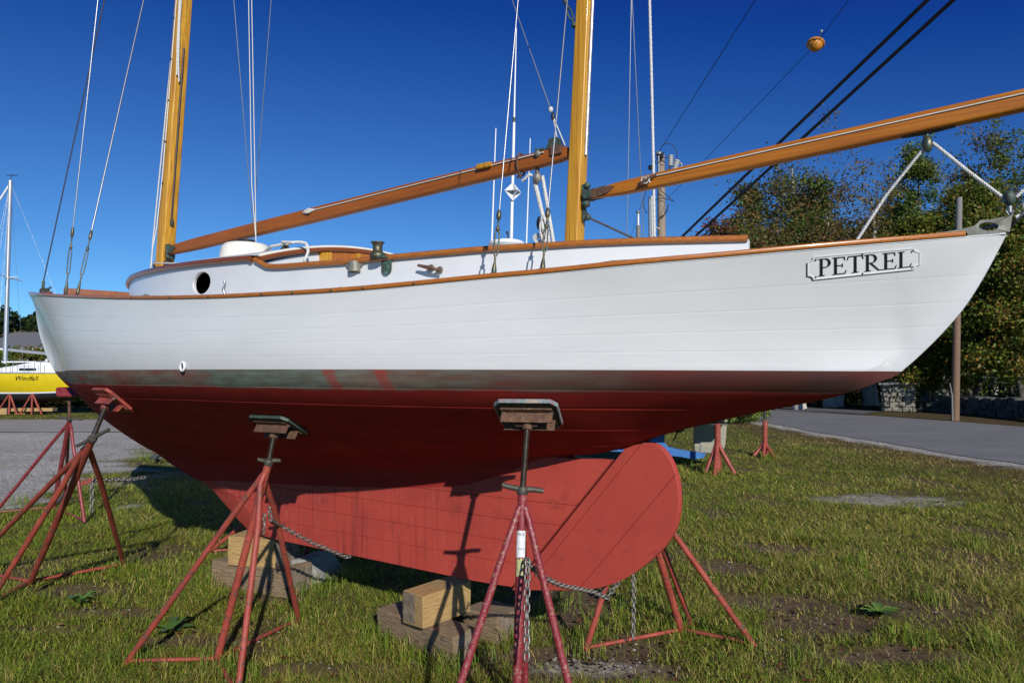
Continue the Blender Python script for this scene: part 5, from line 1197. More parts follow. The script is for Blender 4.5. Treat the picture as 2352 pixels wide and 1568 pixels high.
# ------------------------------------------------------------------ chains
def chain(pts, label, link_len=.036, r=.0038, sag=0):
    P = [Vector(p) for p in pts]; L = np.cumsum([0] + [(b - a).length for a, b in zip(P, P[1:])]); n = max(2, int(L[-1] / (link_len * .74)))
    b = MB(); pos = lambda s: Vector([np.interp(s, L, [p[k] for p in P]) for k in range(3)])
    for i in range(n):
        s = (i + .5) * L[-1] / n; c = pos(s); t = (pos(min(s + .01, L[-1])) - pos(max(0, s - .01))).normalized()
        X_ = Vector((0, 0, 1)) if abs(t.z) < .9 else Vector((1, 0, 0)); X_ = (X_ - t * X_.dot(t)).normalized(); Y_ = t.cross(X_); a0 = (i % 2) * math.pi / 2 + .5 + random.uniform(-.2, .2)
        W_ = X_ * math.cos(a0) + Y_ * math.sin(a0)
        hl = link_len / 2 - link_len * .28; rw_ = link_len * .28
        path = [c + t * (hl + rw_ * math.cos(a)) + W_ * rw_ * math.sin(a) for a in np.linspace(-math.pi / 2, math.pi / 2, 6)] + [c + t * (-hl + rw_ * math.cos(a)) + W_ * rw_ * math.sin(a) for a in np.linspace(math.pi / 2, 1.5 * math.pi, 6)]
        path = [c + t * (hl * (1) + rw_ * math.sin(a)) + W_ * rw_ * math.cos(a) for a in np.linspace(math.pi, 0, 6)[::-1]] + [c + t * (-hl - rw_ * math.sin(a)) + W_ * rw_ * -math.cos(a) for a in np.linspace(math.pi, 0, 6)[::-1]]
        b.tube(path + path[:1], r, 5, cap=False)
    return tag(b.build('chain', MT['chain']), label, 'chain', 'chains tying the stands')
kz_ = lambda u, v, b=.07: b2w(off(u, v, b))
a0 = at(1207, 1285, pb3.y + .06); e = kz_(1358, 1357)
chain([a0, at(1240, 1322, a0.y + .18), at(1290, 1344, a0.y + .38), e, b2w((w2b(e).x, -.1, .39)), cf.lerp(pbf, .35)], 'chain slung from the nearest stand under the rudder')
chain([at(1212, 1283, pb3.y + .03), at(1210, 1400, pb3.y - .05), at(1210, 1515, pb3.y - .12)], 'loose chain end hanging straight down beside the nearest stand post')
e2 = kz_(796, 1279); a2 = at(640, 1205, e2.y - .55)
chain([at(618, 1164, c2_.y + .02), at(622, 1195, c2_.y + .05), a2, at(715, 1245, e2.y - .3), e2, b2w((w2b(e2).x, -.1, .385)), Vector((-.2, 5.3, .5))], 'chain running from the middle stand to the keel bottom')
chain([at(607, 1180, c2_.y + .04), at(604, 1225, c2_.y + .05)], 'short chain end dangling under the top of the middle stand', .03)
a1 = at(214, 1102, 5.35); e1 = at(393, 1086, 6.2)
chain([a1, at(300, 1098, 5.8) - Vector((0, 0, .01)), e1, at(480, 1085, 6.6), at(560, 1095, 7.0)], 'rusty chain stretched from the bow stand across the grass', .05, .005)
chain([at(211, 1108, 5.35), at(211, 1140, 5.36), at(210, 1176, 5.36)], 'chain end hanging from the near bow stand bracket', .045, .005)
chain([at(1454, 1302, 3.95), at(1456, 1380, 3.93), at(1454, 1467, 3.90)], 'chain hanging to the ground below the round end of the rudder')
MB().prism([at(188, 1102, 5.36), at(216, 1096, 5.36), at(214, 1106, 5.36), at(186, 1116, 5.36)], (0, .02, 0)).build('chain_bracket', MT['redstand'], None)
o = bpy.data.objects['chain_bracket']; o.parent = s1; o.matrix_parent_inverse = Matrix.Translation(-Vector(s1.location))

# ------------------------------------------------------------------ keel blocks
def beam(corner, along_, length, width, height, label, mm, name='timber_block', jit=.006, tilt=0, endm=MT['endgrain'], cat='timber', group=None, slope=0):
    """corner: near bottom corner; along_: direction of the length; width runs to the left-hand normal"""
    t = Vector((along_[0], along_[1], 0)).normalized(); w_ = Vector((-t.y, t.x, 0))
    c = Vector(corner) + t * length / 2 + w_ * width / 2 + Vector((0, 0, height / 2))
    a = math.atan2(t.y, t.x); root = thing(name, label, cat, (c.x, c.y, corner[2]), a, group)
    MB().box((0, 0, height / 2), (length, width, height), Matrix.Rotation(tilt, 3, 'Y'), bev=.007, jit=jit).build('body', mm, root)
    for s in (-1, 1): MB().box((s * (length / 2 + .0005), 0, height / 2 ), (.004, width - .018, height - .018), Matrix.Rotation(tilt, 3, 'Y'), bev=.0015, jit=jit * .4).build('end_grain', endm, root)
    return root
GB = 'keel blocks under the boat'
lc, rc_ = gnd(1041, 1526), gnd(866, 1452)
t_l = (rc_ - lc).normalized()
# lower beam: runs left-back from the near corner
beam(rc_ + Vector((0, 0, -.02)), (-t_l.x, -t_l.y), (rc_ - lc).length, .165, .165, 'long dark timber lying on the ground under the aft keel block', MT['timbergrey'], group=GB)
lu = at(973, 1430, 3.78); 
rot = Vector((.62, -.78, 0)); t_u = Vector((math.cos(R(48)), math.sin(R(48)), 0))
beam(Vector((lu.x, lu.y, .147)), (t_u.x, t_u.y), .36, .185, .178, 'light squared timber on top of the aft stack, touching the keel', MT['timber'], group=GB, tilt=R(-1))
rb = gnd(1136, 1478); beam(Vector((rb.x - .20, rb.y + .16, -.01)), (.78, -.62), .27, .24, .155, 'short timber lying behind the nearest stand post', MT['timbergrey'], group=GB)
l0 = gnd(660, 1368); l1 = gnd(486, 1340); tt_ = (l0 - l1).normalized()
beam(l1 + Vector((0, 0, -.02)), (tt_.x, tt_.y), (l0 - l1).length, .26, .19, 'weathered timber on the ground in the forward stack', MT['timbergrey'], group=GB)
u0 = at(518, 1303, 5.02); u1 = at(642, 1298, 4.95)
beam(Vector((u0.x + .02, u0.y - .02, .165)), (.96, -.28), .40, .30, .205, 'squared timber with a split corner in the forward stack', MT['timber'], group=GB)
w0 = at(563, 1238, 5.05); wdg = thing('wood_wedge', 'thin grey wedge between the forward timber and the keel', 'wedge', (w0.x, w0.y, .37)); MB().prism([(0, 0, 0), (.27, -.06, 0), (.27, -.06, .012), (.0, 0, .03)], (.06, .2, 0)).build('body', MT['timbergrey'], wdg)
cb = [gnd(664, 1352), gnd(735, 1338)]; B = cb[0]
cbk = thing('concrete_block', 'grey concrete block with a sloping end beside the forward keel stack', 'concrete block', (B.x, B.y, 0))
tv = (cb[1] - cb[0]); MB().prism([(0, 0, 0), tv * 1.12, tv * .62 + Vector((0, 0, .185)), Vector((0, 0, .20)) + tv * .06], (.10, .26, 0)).build('body', MT['concrete'], cbk)
# worn tyre and a rusty stake under the bow
ty0 = gnd(372, 1066); tyre = thing('old_tyre', 'worn tyre and grey board lying in the grass under the bow', 'tyre', (ty0.x, ty0.y, 0))
MB().tube([(.17 * math.cos(a), .02 + .05 * math.sin(a), .06 + .13 * math.sin(a)) for a in np.linspace(.1, 3.0, 18)], .05, 10).build('tyre_arc', MT['tyre'], tyre)
MB().box((.22, .08, .12), (.05, .25, .24), Matrix.Rotation(.35, 3, 'Y'), bev=.01).build('board', MT['polegrey'], tyre)
ds = gnd(362, 1063); tag(MB().tube([ds, ds + Vector((-.03, 0, .12)), ds + Vector((-.10, .02, .26)), ds + Vector((-.16, .03, .33))], [.03, .028, .02, .012], 7).build('dried_stalk', MT['rust']), 'rust brown dried dock stalk standing by the tyre', 'plant')

# ------------------------------------------------------------------ motor boat hidden behind, blue bottom
MY = 11.3
def hullform(root, L, beam, zs0, zs1, zb, zwl, mt, mb, name='hull', stern_x=0, sgn=1):
    """simple round hull: x from stern 0 to bow L (direction -X in world when sgn=-1)"""
    rows_t, rows_b = [], []
    for k in range(25):
        t = k / 24; x = sgn * L * t; hb = beam / 2 * (.86 + .14 * math.sin(min(1, t * 2.2) * math.pi / 2)) * (1 - max(0, (t - .45) / .55)**2.1) + .02; zs = zs0 + (zs1 - zs0) * t**2; bw = hb * (.93 - .25 * t); zk = zb + max(0, (t - .8) / .2)**2 * (zwl - zb) * .9
        rows_t.append([(x, s * hb_, z) for s in (1,) for hb_, z in ((hb, zs), (hb * .99 + (bw - hb) * .2, zs * .7 + zwl * .3), (bw, zwl))]); rows_b.append([(x, f * bw, zwl + (zk - zwl) * g) for f, g in ((1, 0), (.93, .35), (.72, .68), (.4, .88), (.06, 1))])
    tp = MB().grid(rows_t); tp.grid([[(x, -y, z) for x, y, z in r] for r in rows_t], flip=True); r = rows_t[0]; tp.add([*r, *[(x, -y, z) for x, y, z in r[::-1]]], [tuple(range(6))]); tp.build(name, mt, root)
    bt = MB().grid(rows_b); bt.grid([[(x, -y, z) for x, y, z in r] for r in rows_b], flip=True); r = rows_b[0]; bt.add([*r, *[(x, -y, z) for x, y, z in r[::-1]]], [tuple(range(10))]); bt.build('bottom', mb, root)
    dk = MB().grid([[(r[0][0], r[0][1] * k, r[0][2] - .01) for k in (-1, -.5, 0, .5, 1)] for r in rows_t]); dk.build('deck', mt, root)
mo = at(1694, 900, MY); motor = thing('motorboat', 'white motorboat with blue bottom and whip antennas, mostly hidden behind the ketch', 'motorboat', (mo.x, MY + .6, 0), math.pi + .06)
hullform(motor, 8.6, 3.1, 2.05, 2.6, .86, 1.02, MT['white'], MT['bluebottom'])
rx_ = lambda u, v, dy=0: (lambda p: motor.matrix_basis.inverted() @ p)(at(u, v, MY + dy))
kq = [rx_(1618, 1042), rx_(1606, 1054), rx_(1545, 1049), rx_(1400, 1050), rx_(1250, 1052), rx_(1200, 990), rx_(1500, 985), rx_(1521, 998), rx_(1528, 1022)]
kq = [Vector((p.x, -.09 + .6, p.z)) for p in kq]
# skeg: blade from keel, with the shoe reaching back to the rudder heel
def mpx(u, v): p = rx_(u, v, .6); return Vector((p.x, 0, p.z))
sk_ = [mpx(*q) for q in [(1619, 1040), (1613, 1050), (1590, 1053), (1560, 1047), (1440, 1035), (1250, 1030), (1180, 960), (1480, 950), (1524, 988), (1521, 1012), (1530, 1024), (1560, 1031)]]
MB().prism([p + Vector((0, -.05, 0)) for p in sk_], (0, .10, 0)).build('skeg', MT['bluebottom'], motor)
rd_ = [mpx(*q) for q in [(1592, 1030), (1597, 1036), (1658, 1042), (1665, 1020), (1672, 930), (1592, 930)]]
rr_ = link(bpy.data.objects.new('rudder', None), motor); MB().prism([p + Vector((0, -.02, 0)) for p in rd_], (0, .04, 0)).build('blade', MT['greyrudder'], rr_); MB().tube([mpx(1606, 1043), mpx(1607, 1020)], .03, 10).build('heel_pin', MT['steel'], rr_)
hub = mpx(1556, 985); prp = link(bpy.data.objects.new('propeller', None), motor); MB().lathe(hub + Vector((-.10, 0, 0)), (1, 0, 0), [(.02, 0), (.05, .04), (.055, .14), (.03, .5)], 12).build('hub', MT['handle'], prp)
for k in range(3):
    a = R(100 + 120 * k); e = Vector((0, math.cos(a), math.sin(a))); s_ = Vector((.55, -math.sin(a) * .83, math.cos(a) * .83)); G = [[hub + e * rr2 - s_ * w2 + Vector((-.01, 0, 0)), hub + e * rr2 + s_ * w2] for rr2, w2 in ((.04, .03), (.12, .075), (.2, .09), (.27, .07), (.31, .02))]
    MB().grid(G).grid([[p + Vector((.012, 0, 0)) for p in r] for r in G], flip=True).build('propeller_blade', MT['handle'], prp)
rt = at(1160, 564, MY + .6); rt = motor.matrix_basis.inverted() @ rt
hz_ = rt.z
whl = link(bpy.data.objects.new('wheelhouse', None), motor)
hz_ -= .32; MB().box((rt.x, 0, hz_ - .03), (1.3, 1.3, .05), bev=.02).build('roof', MT['white'], whl); MB().box((rt.x, 0, (hz_ + 2.1) / 2 - .03), (1.2, 1.2, hz_ - 2.1), bev=.02).build('house', MT['white'], whl)
for s in (-1, 1): MB().box((rt.x, s * .605, hz_ - .45), (1.0, .02, .4), bev=.01).build('window', MT['glass'], whl)
MB().lathe((rt.x + .0, .2, hz_ - .01), (0, 0, 1), [(.2, 0), (.2, .22), (.30, .235), (.31, .27), (.30, .30), (.22, .325), (.02, .33)], 24).build('radar_dome', MT['white'], whl)
def mp3(u, v, dy): p = motor.matrix_basis.inverted() @ at(u, v, MY + dy); return p
for (u0, v0, u1, v1, r, d_) in ((1128, 562, 1139, 295, .013, .2), (1207, 560, 1218, 318, .012, .9)):
    a, b = mp3(u0, v0, d_), mp3(u1, v1, d_); a.z = hz_ - .02; MB().tube([a, a.lerp(b, .5), b], [r * 1.4, r, r * .7], 8).lathe(a, (0, 0, 1), [(.03, 0), (.025, .1), (.015, .14)], 10).build('whip_antenna', MT['white'], motor)
a, b = mp3(1173, 562, .5), mp3(1186, 65, .5); a.z = hz_ - .02
MB().tube([a, a.lerp(b, .6), a.lerp(b, .61), b], [.030, .024, .016, .008], 10).build('tall_antenna', MT['white'], motor)
MB().tube([a.lerp(b, .595), a.lerp(b, .615)], .028, 10).build('antenna_joint', MT['verdigris'], motor)
hk = mp3(1167, 540, .4); MB().tube([hk + Vector((0, 0, -.2)), hk, hk + Vector((.02, 0, .06))], [.02, .012, .025], 8).build('horn', MT['black'], motor)
rc = mp3(1178, 440, .45); rr3 = .165
rf = MB()
for pl in (((1, 0, 0), (0, 0, 1)), ((0, 1, 0), (0, 0, 1)), ((1, 0, 0), (0, 1, 0))):
    e1_, e2_ = [Matrix.Rotation(R(24), 3, 'Z') @ Vector(q) for q in pl]; n_ = e1_.cross(e2_) * .003
    P = [rc + e1_ * rr3, rc + e2_ * rr3, rc - e1_ * rr3, rc - e2_ * rr3]; rf.prism([p - n_ for p in P], n_ * 2)
rf.build('radar_reflector', MT['white'], motor)
# its two stands
for (u, vb, vt, vc, cu, lab, fs) in ((1648, 1086, 962, 1018, 1648, 'small red stand holding the motorboat, right beside its grey rudder', [(1619, 1088), (1641, 1093), (1688, 1088)]), (1757, 1047, 940, 1018, 1757, 'small red stand standing apart on the grass near the road', [(1731, 1046), (1752, 1050), (1778, 1050)])):
    g = gnd(u, vb - 2); c_ = at(u, 972 if u < 1700 else 966, g.y); j = at(u, vc, g.y); root = thing('boat_stand', lab, 'boat stand', (g.x, g.y, 0), 0, 'red boat stands'); o = Vector((g.x, g.y, 0))
    MB().tube([Vector((0, 0, 0)), c_ - o], .05, 12).build('post', MT['redstand'], root)
    for q in fs + [(u + 6, vb - 6)]:
        f_ = gnd(*q); MB().tube([j - o + Vector((0, 0, .05)), (j - o) * .75 + (f_ - o) * .25, f_ - o], .035, 10).build('leg', MT['redstand'], root)
    tp_ = Vector((g.x + .02, g.y + .02, 1.08)); MB().tube([c_ - o, tp_ - o], .03, 10).build('screw', MT['screw'], root); MB().box(c_ - o, (.30 if u < 1700 else .10, .05, .05), bev=.01).build('handle', MT['handle'], root); MB().box(tp_ - o, (.3, .3, .04), bev=.005).build('pad', MT['timbergrey'], root)

# ------------------------------------------------------------------ yellow sailboat across the yard
YY = 30.0
yo = at(233, 870, YY); yb = thing('sailboat', 'yellow sailboat with white deck and aluminium mast on stands across the yard', 'sailboat', (yo.x, YY, 0), math.pi)
yl = lambda u, v, dy=0: yb.matrix_basis.inverted() @ at(u, v, YY + dy)
ZD = at(60, 857, YY - 1.4).z; ZW_ = at(60, 904, YY - 1.3).z; 
L_ = 9.4; ry, rw2, rb2 = [], [], []
for k in range(33):
    t = k / 32; x = L_ * t; hb = 1.42 * (.72 + .28 * math.sin(min(1, t * 2.0) * math.pi / 2)) * (1 - max(0, (t - .42) / .58)**2.2) + .015
    zs = ZD - .02 + .30 * max(0, t - .3)**1.5; zl_ = ZW_ + .14 * max(0, .25 - t) * 2; bw = hb * (.86 - .3 * t)
    ry.append([(x, hb, zs), (x, hb * .99, zs * .6 + zl_ * .4), (x, bw + .02, zl_ + .055)]); rw2.append([(x, bw + .02, zl_ + .055), (x, bw, zl_)])
    zk = ZW_ - .42 * math.sin(math.pi * min(1, .12 + .95 * t)) - .02; rb2.append([(x, bw * f, zl_ + (zk - zl_) * g) for f, g in ((1, 0), (.92, .35), (.7, .7), (.38, .92), (0, 1))])
def both(rows, nm, m, par):
    b_ = MB().grid(rows); b_.grid([[(x, -y, z) for x, y, z in r] for r in rows], flip=True); r = rows[0]; n = len(r); b_.add([*r, *[(x, -y, z) for x, y, z in r[::-1]]], [tuple(range(2 * n))]); return b_.build(nm, m, par)
both(ry, 'hull', MT['yellow'], yb); both(rw2, 'boot_stripe', MT['white'], yb); both(rb2, 'bottom', MT['darkbottom'], yb)
both([[(x * 1.0, y + .004, z - .03) for x, y, z in (r[1], r[1])][:1] + [(r[1][0], r[1][1] + .001, r[1][2] - .005)] for r in rw2], 'blue_stripe', MT['navy'], yb)
MB().grid([[(r[0][0], r[0][1] * k, r[0][2] + .10 * (1 - k * k)) for k in np.linspace(-1, 1, 9)] for r in ry]).build('deck', MT['white'], yb)
MB().tube([(r[0][0], r[0][1], r[0][2] + .02) for r in ry], .02, 6).build('toe_rail', MT['galv'], yb)
kx = [yl(115, 0).x, yl(40, 0).x]; kp = [(yl(122, 0).x, ZW_ - .25), (yl(105, 0).x, .14), (yl(30, 0).x, .10), (yl(-40, 0).x, ZW_ - .3)]
MB().prism([(x, -.07, z) for x, z in kp], (0, .14, 0)).build('keel', MT['darkbottom'], yb)
cabp = [yl(u, v, -.75) for u, v in ((130, 838), (126, 832), (75, 832), (40, 838), (0, 845), (-60, 852))]
cz = [(p.x, p.z) for p in cabp]
cb_ = MB().prism([(x, .75, z) for x, z in cz] + [(cz[-1][0], .75, ZD), (cz[0][0], .75, ZD)], (0, -1.5, 0)); cb_.build('cabin', MT['white'], yb)
wn_ = [yl(u, v) for u, v in ((138 - 1, 849), (137, 856), (62 + 14, 856), (74, 849))]; wx0, wx1 = yl(116, 0, -.75).x, yl(78, 0, -.75).x
MB().box(((wx0 + wx1) / 2, .765, ZD + .17), (abs(wx1 - wx0), .02, .11), bev=.006).build('cabin_window', MT['glass'], yb)
MB().box((yl(90, 0).x, 0, ZD + .50), (1.5, .8, .06), bev=.02).build('sliding_hatch', MT['white'], yb)
mp_, mt_ = yl(12, 835, 0), yl(24, 415, 0); ms = link(bpy.data.objects.new('mast', None), yb)
mp_.y = mt_.y = 0; MB().tube([mp_, mt_], .085, 12).build('mast_tube', MT['alu'], ms); MB().tube([mt_, mt_ + Vector((-.05, 0, .28))], .012, 6).box(mt_ + Vector((-.06, 0, .24)), (.5, .03, .03)).build('wind_vane', MT['black'], ms)
sp_ = yl(17, 638); MB().tube([Vector((sp_.x, -.9, sp_.z)), Vector((sp_.x, 0, sp_.z)), Vector((sp_.x - .25, .95, sp_.z + .05))], .025, 8).build('spreader', MT['white'], ms); MB().tube([Vector((sp_.x, 0, sp_.z)), Vector((yl(47, 638).x, .2, sp_.z + .02))], .025, 8).build('spreader', MT['white'], ms)
bo = yl(20, 803); bo.y = 0; b2_ = yl(108, 812); b2_.y = 0; MB().tube([bo, b2_], .07, 10).build('boom', MT['alu'], yb)
rg = MB()
for (x, y, z) in ((yl(232, 0).x, 0, ZD), (L_ - .1, 0, ZD + .2), (mp_.x + .1, 1.3, ZD), (mp_.x + .1, -1.3, ZD), (mp_.x - .5, 1.25, ZD), (mp_.x + .6, 1.25, ZD)): rg.tube([(x, y, z), mt_ + Vector((0, 0, -.1))], .006, 4)
rg.build('rigging', MT['steel'], yb)
MB().tube([mt_ + Vector((0, 0, -.12)), Vector((L_ - .2, 0, ZD + .3))], .04, 8).build('furled_sail', MT['white'], yb)
for u in (40, 60, 75, 100, 122, 136): p = yl(u, 857); MB().tube([(p.x, 1.2, ZD), (p.x, 1.2, ZD + .55)], .014, 6).build('stanchion', MT['steel'], yb)
p0, p1 = yl(140, 0), yl(-120, 0); MB().tube([(p0.x, 1.2, ZD + .54), (p1.x, 1.1, ZD + .56)], .007, 5).tube([(p0.x, 1.2, ZD + .28), (p1.x, 1.1, ZD + .3)], .006, 5).build('lifeline', MT['steel'], yb)
wc_ = yl(56, 870, -1.42)
def xfY(v):
    t = (wc_.x - v.x) / L_; i = min(31, max(0, int(t * 32))); yy = ry[i][0][1] * .995 + .012 - .0; return Vector((wc_.x - v.x, yy + .015, wc_.z - .06 + v.y))
text_mesh('Windfall', .27, xfY, MT['navy'], 'boat_name', yb, ext=.004, shear=.25)
for u in (6, 30, 128, 175):
    lab = {6: 'grey metal stand leg propping the yellow sailboat at the left edge', 30: 'red stand under the middle of the yellow sailboat', 128: 'red stand beside the keel of the yellow sailboat', 175: 'red stand under the stern of the yellow sailboat'}[u]
    g = gnd(u, 944); m_ = MT['galv'] if u == 6 else MT['redstand']; root = thing('boat_stand', lab, 'boat stand', (g.x, YY - 1.0, 0), 0, 'stands under the yellow sailboat')
    tpz = .95; MB().tube([(0, 0, tpz), (0, .1, tpz + .35)], .04, 8).build('screw', MT['screw'], root); MB().tube([(0, 0, 0), (0, 0, tpz)], .038, 8).build('post', m_, root)
    for dx, dy in ((-.55, -.1), (.5, -.25), (.05, .5)): MB().tube([(0, 0, tpz - .05), (dx * random.uniform(.65, 1.15), dy * random.uniform(.7, 1.2), 0)], .034, 8).build('leg', m_, root)
    MB().box((0, .1, tpz + .37), (.35, .35, .05), bev=.01).build('pad', MT['timbergrey'], root)
for i, (u, wd, hh, lab) in enumerate(((78, .9, .28, 'left timber block on the grass under the yellow sailboat'), (105, .8, .26, 'right timber block under the keel of the yellow sailboat'), (165, 1.9, .14, 'long timber lying beside the stands of the yellow sailboat'), (140, .5, .12, 'short thin board between the blocks and the red stand'))):
    g = gnd(u, 944); beam((g.x - wd / 2, YY - 1.3 + .2 * i, 0 if i != 2 else .12), (1, .05), wd, .35, hh, lab, MT['timber'], group='blocks under the yellow sailboat')

# ------------------------------------------------------------------ cottage far left
HY = 46.0
hx0, hx1 = at(-30, 800, HY).x, at(135, 800, HY).x; zt_, zr_ = at(60, 799, HY).z, at(60, 781, HY).z
hs_ = thing('cottage', 'low white cottage with grey shingle roof behind the yellow sailboat', 'house', ((hx0 + hx1) / 2, HY, 0)); W2 = (hx1 - hx0) / 2
MB().box((0, 3, zt_ / 2), (2 * W2, 6, zt_)).build('wall', MT['siding'], hs_)
MB().prism([(-W2 - .4, -.5, zt_ - .08), (-W2 - .4, 3, zr_ + .75), (-W2 - .4, 6.5, zt_ - .08), (-W2 - .4, 6.4, zt_ - .2), (-W2 - .4, 3, zr_ + .6), (-W2 - .4, -.4, zt_ - .2)][::-1], (2 * W2 + .8, 0, 0)).build('roof', MT['roofgrey'], hs_)
MB().box((0, -.51, zt_ - .14), (2 * W2 + .8, .04, .2)).build('fascia', MT['white'], hs_)
for k in range(9): MB().box((0, -.012, zt_ - .35 - .18 * k), (2 * W2, .02, .012)).build('siding_lap', MT['roofgrey'], hs_)
for u in (86, 18, 124):
    p = at(u, 818, HY).x - hs_.location.x; wz = at(86, 818, HY).z
    wf = MB(); 
    for dx, dz, sx, sz in ((-.43, 0, .09, 1.15), (.43, 0, .09, 1.15), (0, .55, .95, .09), (0, -.55, .95, .09), (0, 0, .9, .06)): wf.box((p + dx, -.03, wz + dz), (sx, .08, sz))
    fo = wf.build('window', MT['white'], hs_); MB().box((p, -.012, wz), (.8, .03, 1.05)).build('pane', MT['glass'], fo)

# ------------------------------------------------------------------ poles, wires, float
def wire(a, b, sag, r, label, name='power_cable', n=24, m=MT['cable'], group=None):
    a, b = Vector(a), Vector(b); P = [a.lerp(b, t) - Vector((0, 0, sag * 4 * t * (1 - t))) for t in np.linspace(0, 1, n)]
    return tag(MB().tube(P, r, 6).build(name, m), label, 'cable', group)
PY = 23.0
pp = at(1521, 700, PY); pole = thing('utility_pole', 'weathered utility pole with insulators rising behind the stern deck', 'utility pole', (pp.x, PY, 0))
ptz = at(1523, 358, PY).z; MB().tube([(0, 0, -.3), (0, 0, ptz * .5), (.02, 0, ptz)], [.17, .155, .125], 14).build('shaft', MT['pole'], pole)
pl = lambda u, v, dy=0.: at(u, v, PY + dy) - Vector((pp.x, PY, 0))
MB().lathe(Vector((.02, 0, ptz)), (0, 0, 1), [(.13, -.12), (.135, 0), (.12, .02), (.02, .03)], 14).build('pole_cap', MT['polegrey'], pole)
MB().tube([pl(1513, 402, -.2), pl(1513, 353, -.2)], .03, 8).lathe(pl(1513, 354, -.2), (0, 0, 1), [(.10, -.03), (.12, .02), (.07, .08), (.03, .10)], 14).build('post_insulator', MT['galv'], pole)
def ribbed(a, b, r, nm='insulator', m=MT['insul'], k=5):
    v_ = b - a; L = v_.length; pr = []
    for i in range(k): h = L * i / k; pr += [(r * .55, h), (r, h + L / k * .35), (r, h + L / k * .6), (r * .55, h + L / k * .9)]
    MB().lathe(a, v_, pr, 12).build(nm, m, pole)
ribbed(pl(1540, 382, -.25), pl(1541, 356, -.25), .10); ribbed(pl(1548, 398, -.25), pl(1556, 367, -.25), .11); ribbed(pl(1534, 408, -.25), pl(1538, 394, -.25), .09)
ribbed(pl(1519, 364, -.22), pl(1520, 350, -.22), .07, 'dark_insulator', MT['black']); ribbed(pl(1495, 390, -.2), pl(1493, 380, -.2), .08, 'dark_insulator', MT['black'], 4)
for a, b in (((1559, 372), (1567, 378)), ((1566, 378), (1559, 405)), ((1552, 402), (1560, 406)), ((1542, 413), (1536, 425)), ((1510, 412), (1496, 402)), ((1497, 402), (1491, 430))): MB().tube([pl(*a, -.25), pl(*b, -.25)], .025, 6).build('fuse_arm', MT['galv'], pole)
MB().tube([pl(1540, 385, -.2), pl(1525, 398, -.16), pl(1515, 418, -.18)], .035, 8).tube([pl(1500, 404, -.2), pl(1513, 398, -.18)], .025, 8).build('bracket', MT['track'], pole)
def hose(pts, r=.014, dy=-.25): MB().tube([pl(u, v, dy) for u, v in pts], r, 6).build('jumper_wire', MT['cable'], pole)
hose([(1519, 336), (1530, 329), (1544, 332), (1553, 345), (1556, 362), (1552, 372)]); hose([(1521, 361), (1535, 362), (1548, 366), (1554, 374)]); hose([(1498, 382), (1508, 375), (1520, 370), (1528, 374)]); hose([(1512, 425), (1520, 440), (1530, 448), (1543, 458), (1548, 463), (1540, 460), (1520, 455), (1500, 460), (1497, 465)]); hose([(1483, 440), (1477, 462), (1480, 480), (1486, 490)]); hose([(1535, 470), (1532, 485), (1524, 495), (1513, 500)], .02)
pg = thing('conduit_pole', 'grey steel conduit standing just left of the utility pole', 'conduit', (at(1499, 700, PY - .4).x, PY - .4, 0)); zc_ = at(1499, 452, PY - .4).z
MB().tube([(0, 0, -.2), (0, 0, zc_)], .095, 12).build('pipe', MT['galv'], pg); MB().tube([(-.06, -.02, 0), (-.06, -.02, zc_ - .1)], .055, 10).build('thin_pipe', MT['galv'], pg); MB().tube([(.06, .05, zc_ - 1.0), (.3, .2, zc_ - 1.05)], .035, 8).build('standoff', MT['insul'], pg)
p2y = 30.0; p2 = at(1467, 600, p2y); po2 = thing('short_pole', 'short grey pole with a white insulator mast peeking over the coaming', 'pole', (p2.x, p2y, 0)); z2 = at(1467, 518, p2y).z
MB().tube([(0, 0, -.2), (0, 0, z2)], .10, 10).build('shaft', MT['polegrey'], po2); MB().tube([(0, 0, z2 - .2), (0, 0, at(1467, 487, p2y).z)], .045, 8).build('mast_pipe', MT['white'], po2); MB().lathe((0, 0, at(1467, 487, p2y).z), (0, 0, 1), [(.10, -.04), (.11, .02), (.04, .06)], 12).build('cap', MT['galv'], po2)
# bare pole by the road on the right, with a knee brace
p3 = gnd(2193, 965); p3t = at(2203, 455, p3.y); rp3 = thing('utility_pole', 'brown weathered pole at the roadside in front of the woods', 'utility pole', (p3.x, p3.y, 0)); d3 = p3t - p3
MB().tube([(0, 0, -.3), d3 * .45, d3], [.135, .125, .10], 14).build('shaft', MT['polebrown'], rp3); MB().tube([d3 * .62, d3 * 1.002], [.122, .105], 14).build('upper_shaft', MT['polegrey'], rp3); MB().tube([(-.12, -.06, 0), (-.13, -.1, .9), (-.2, -.1, 1.35)], [.035, .03, .02], 6).build('guard_strip', MT['polegrey'], rp3)
tp3 = p3 + d3 * .985
wire(tp3, at(1740, 585, 40), .3, .012, 'thin wire running left from the roadside pole through the trees', 'phone_wire'); wire(tp3, gnd(2250, 930), .0, .014, 'guy wire slanting down right from the roadside pole', 'guy_wire')
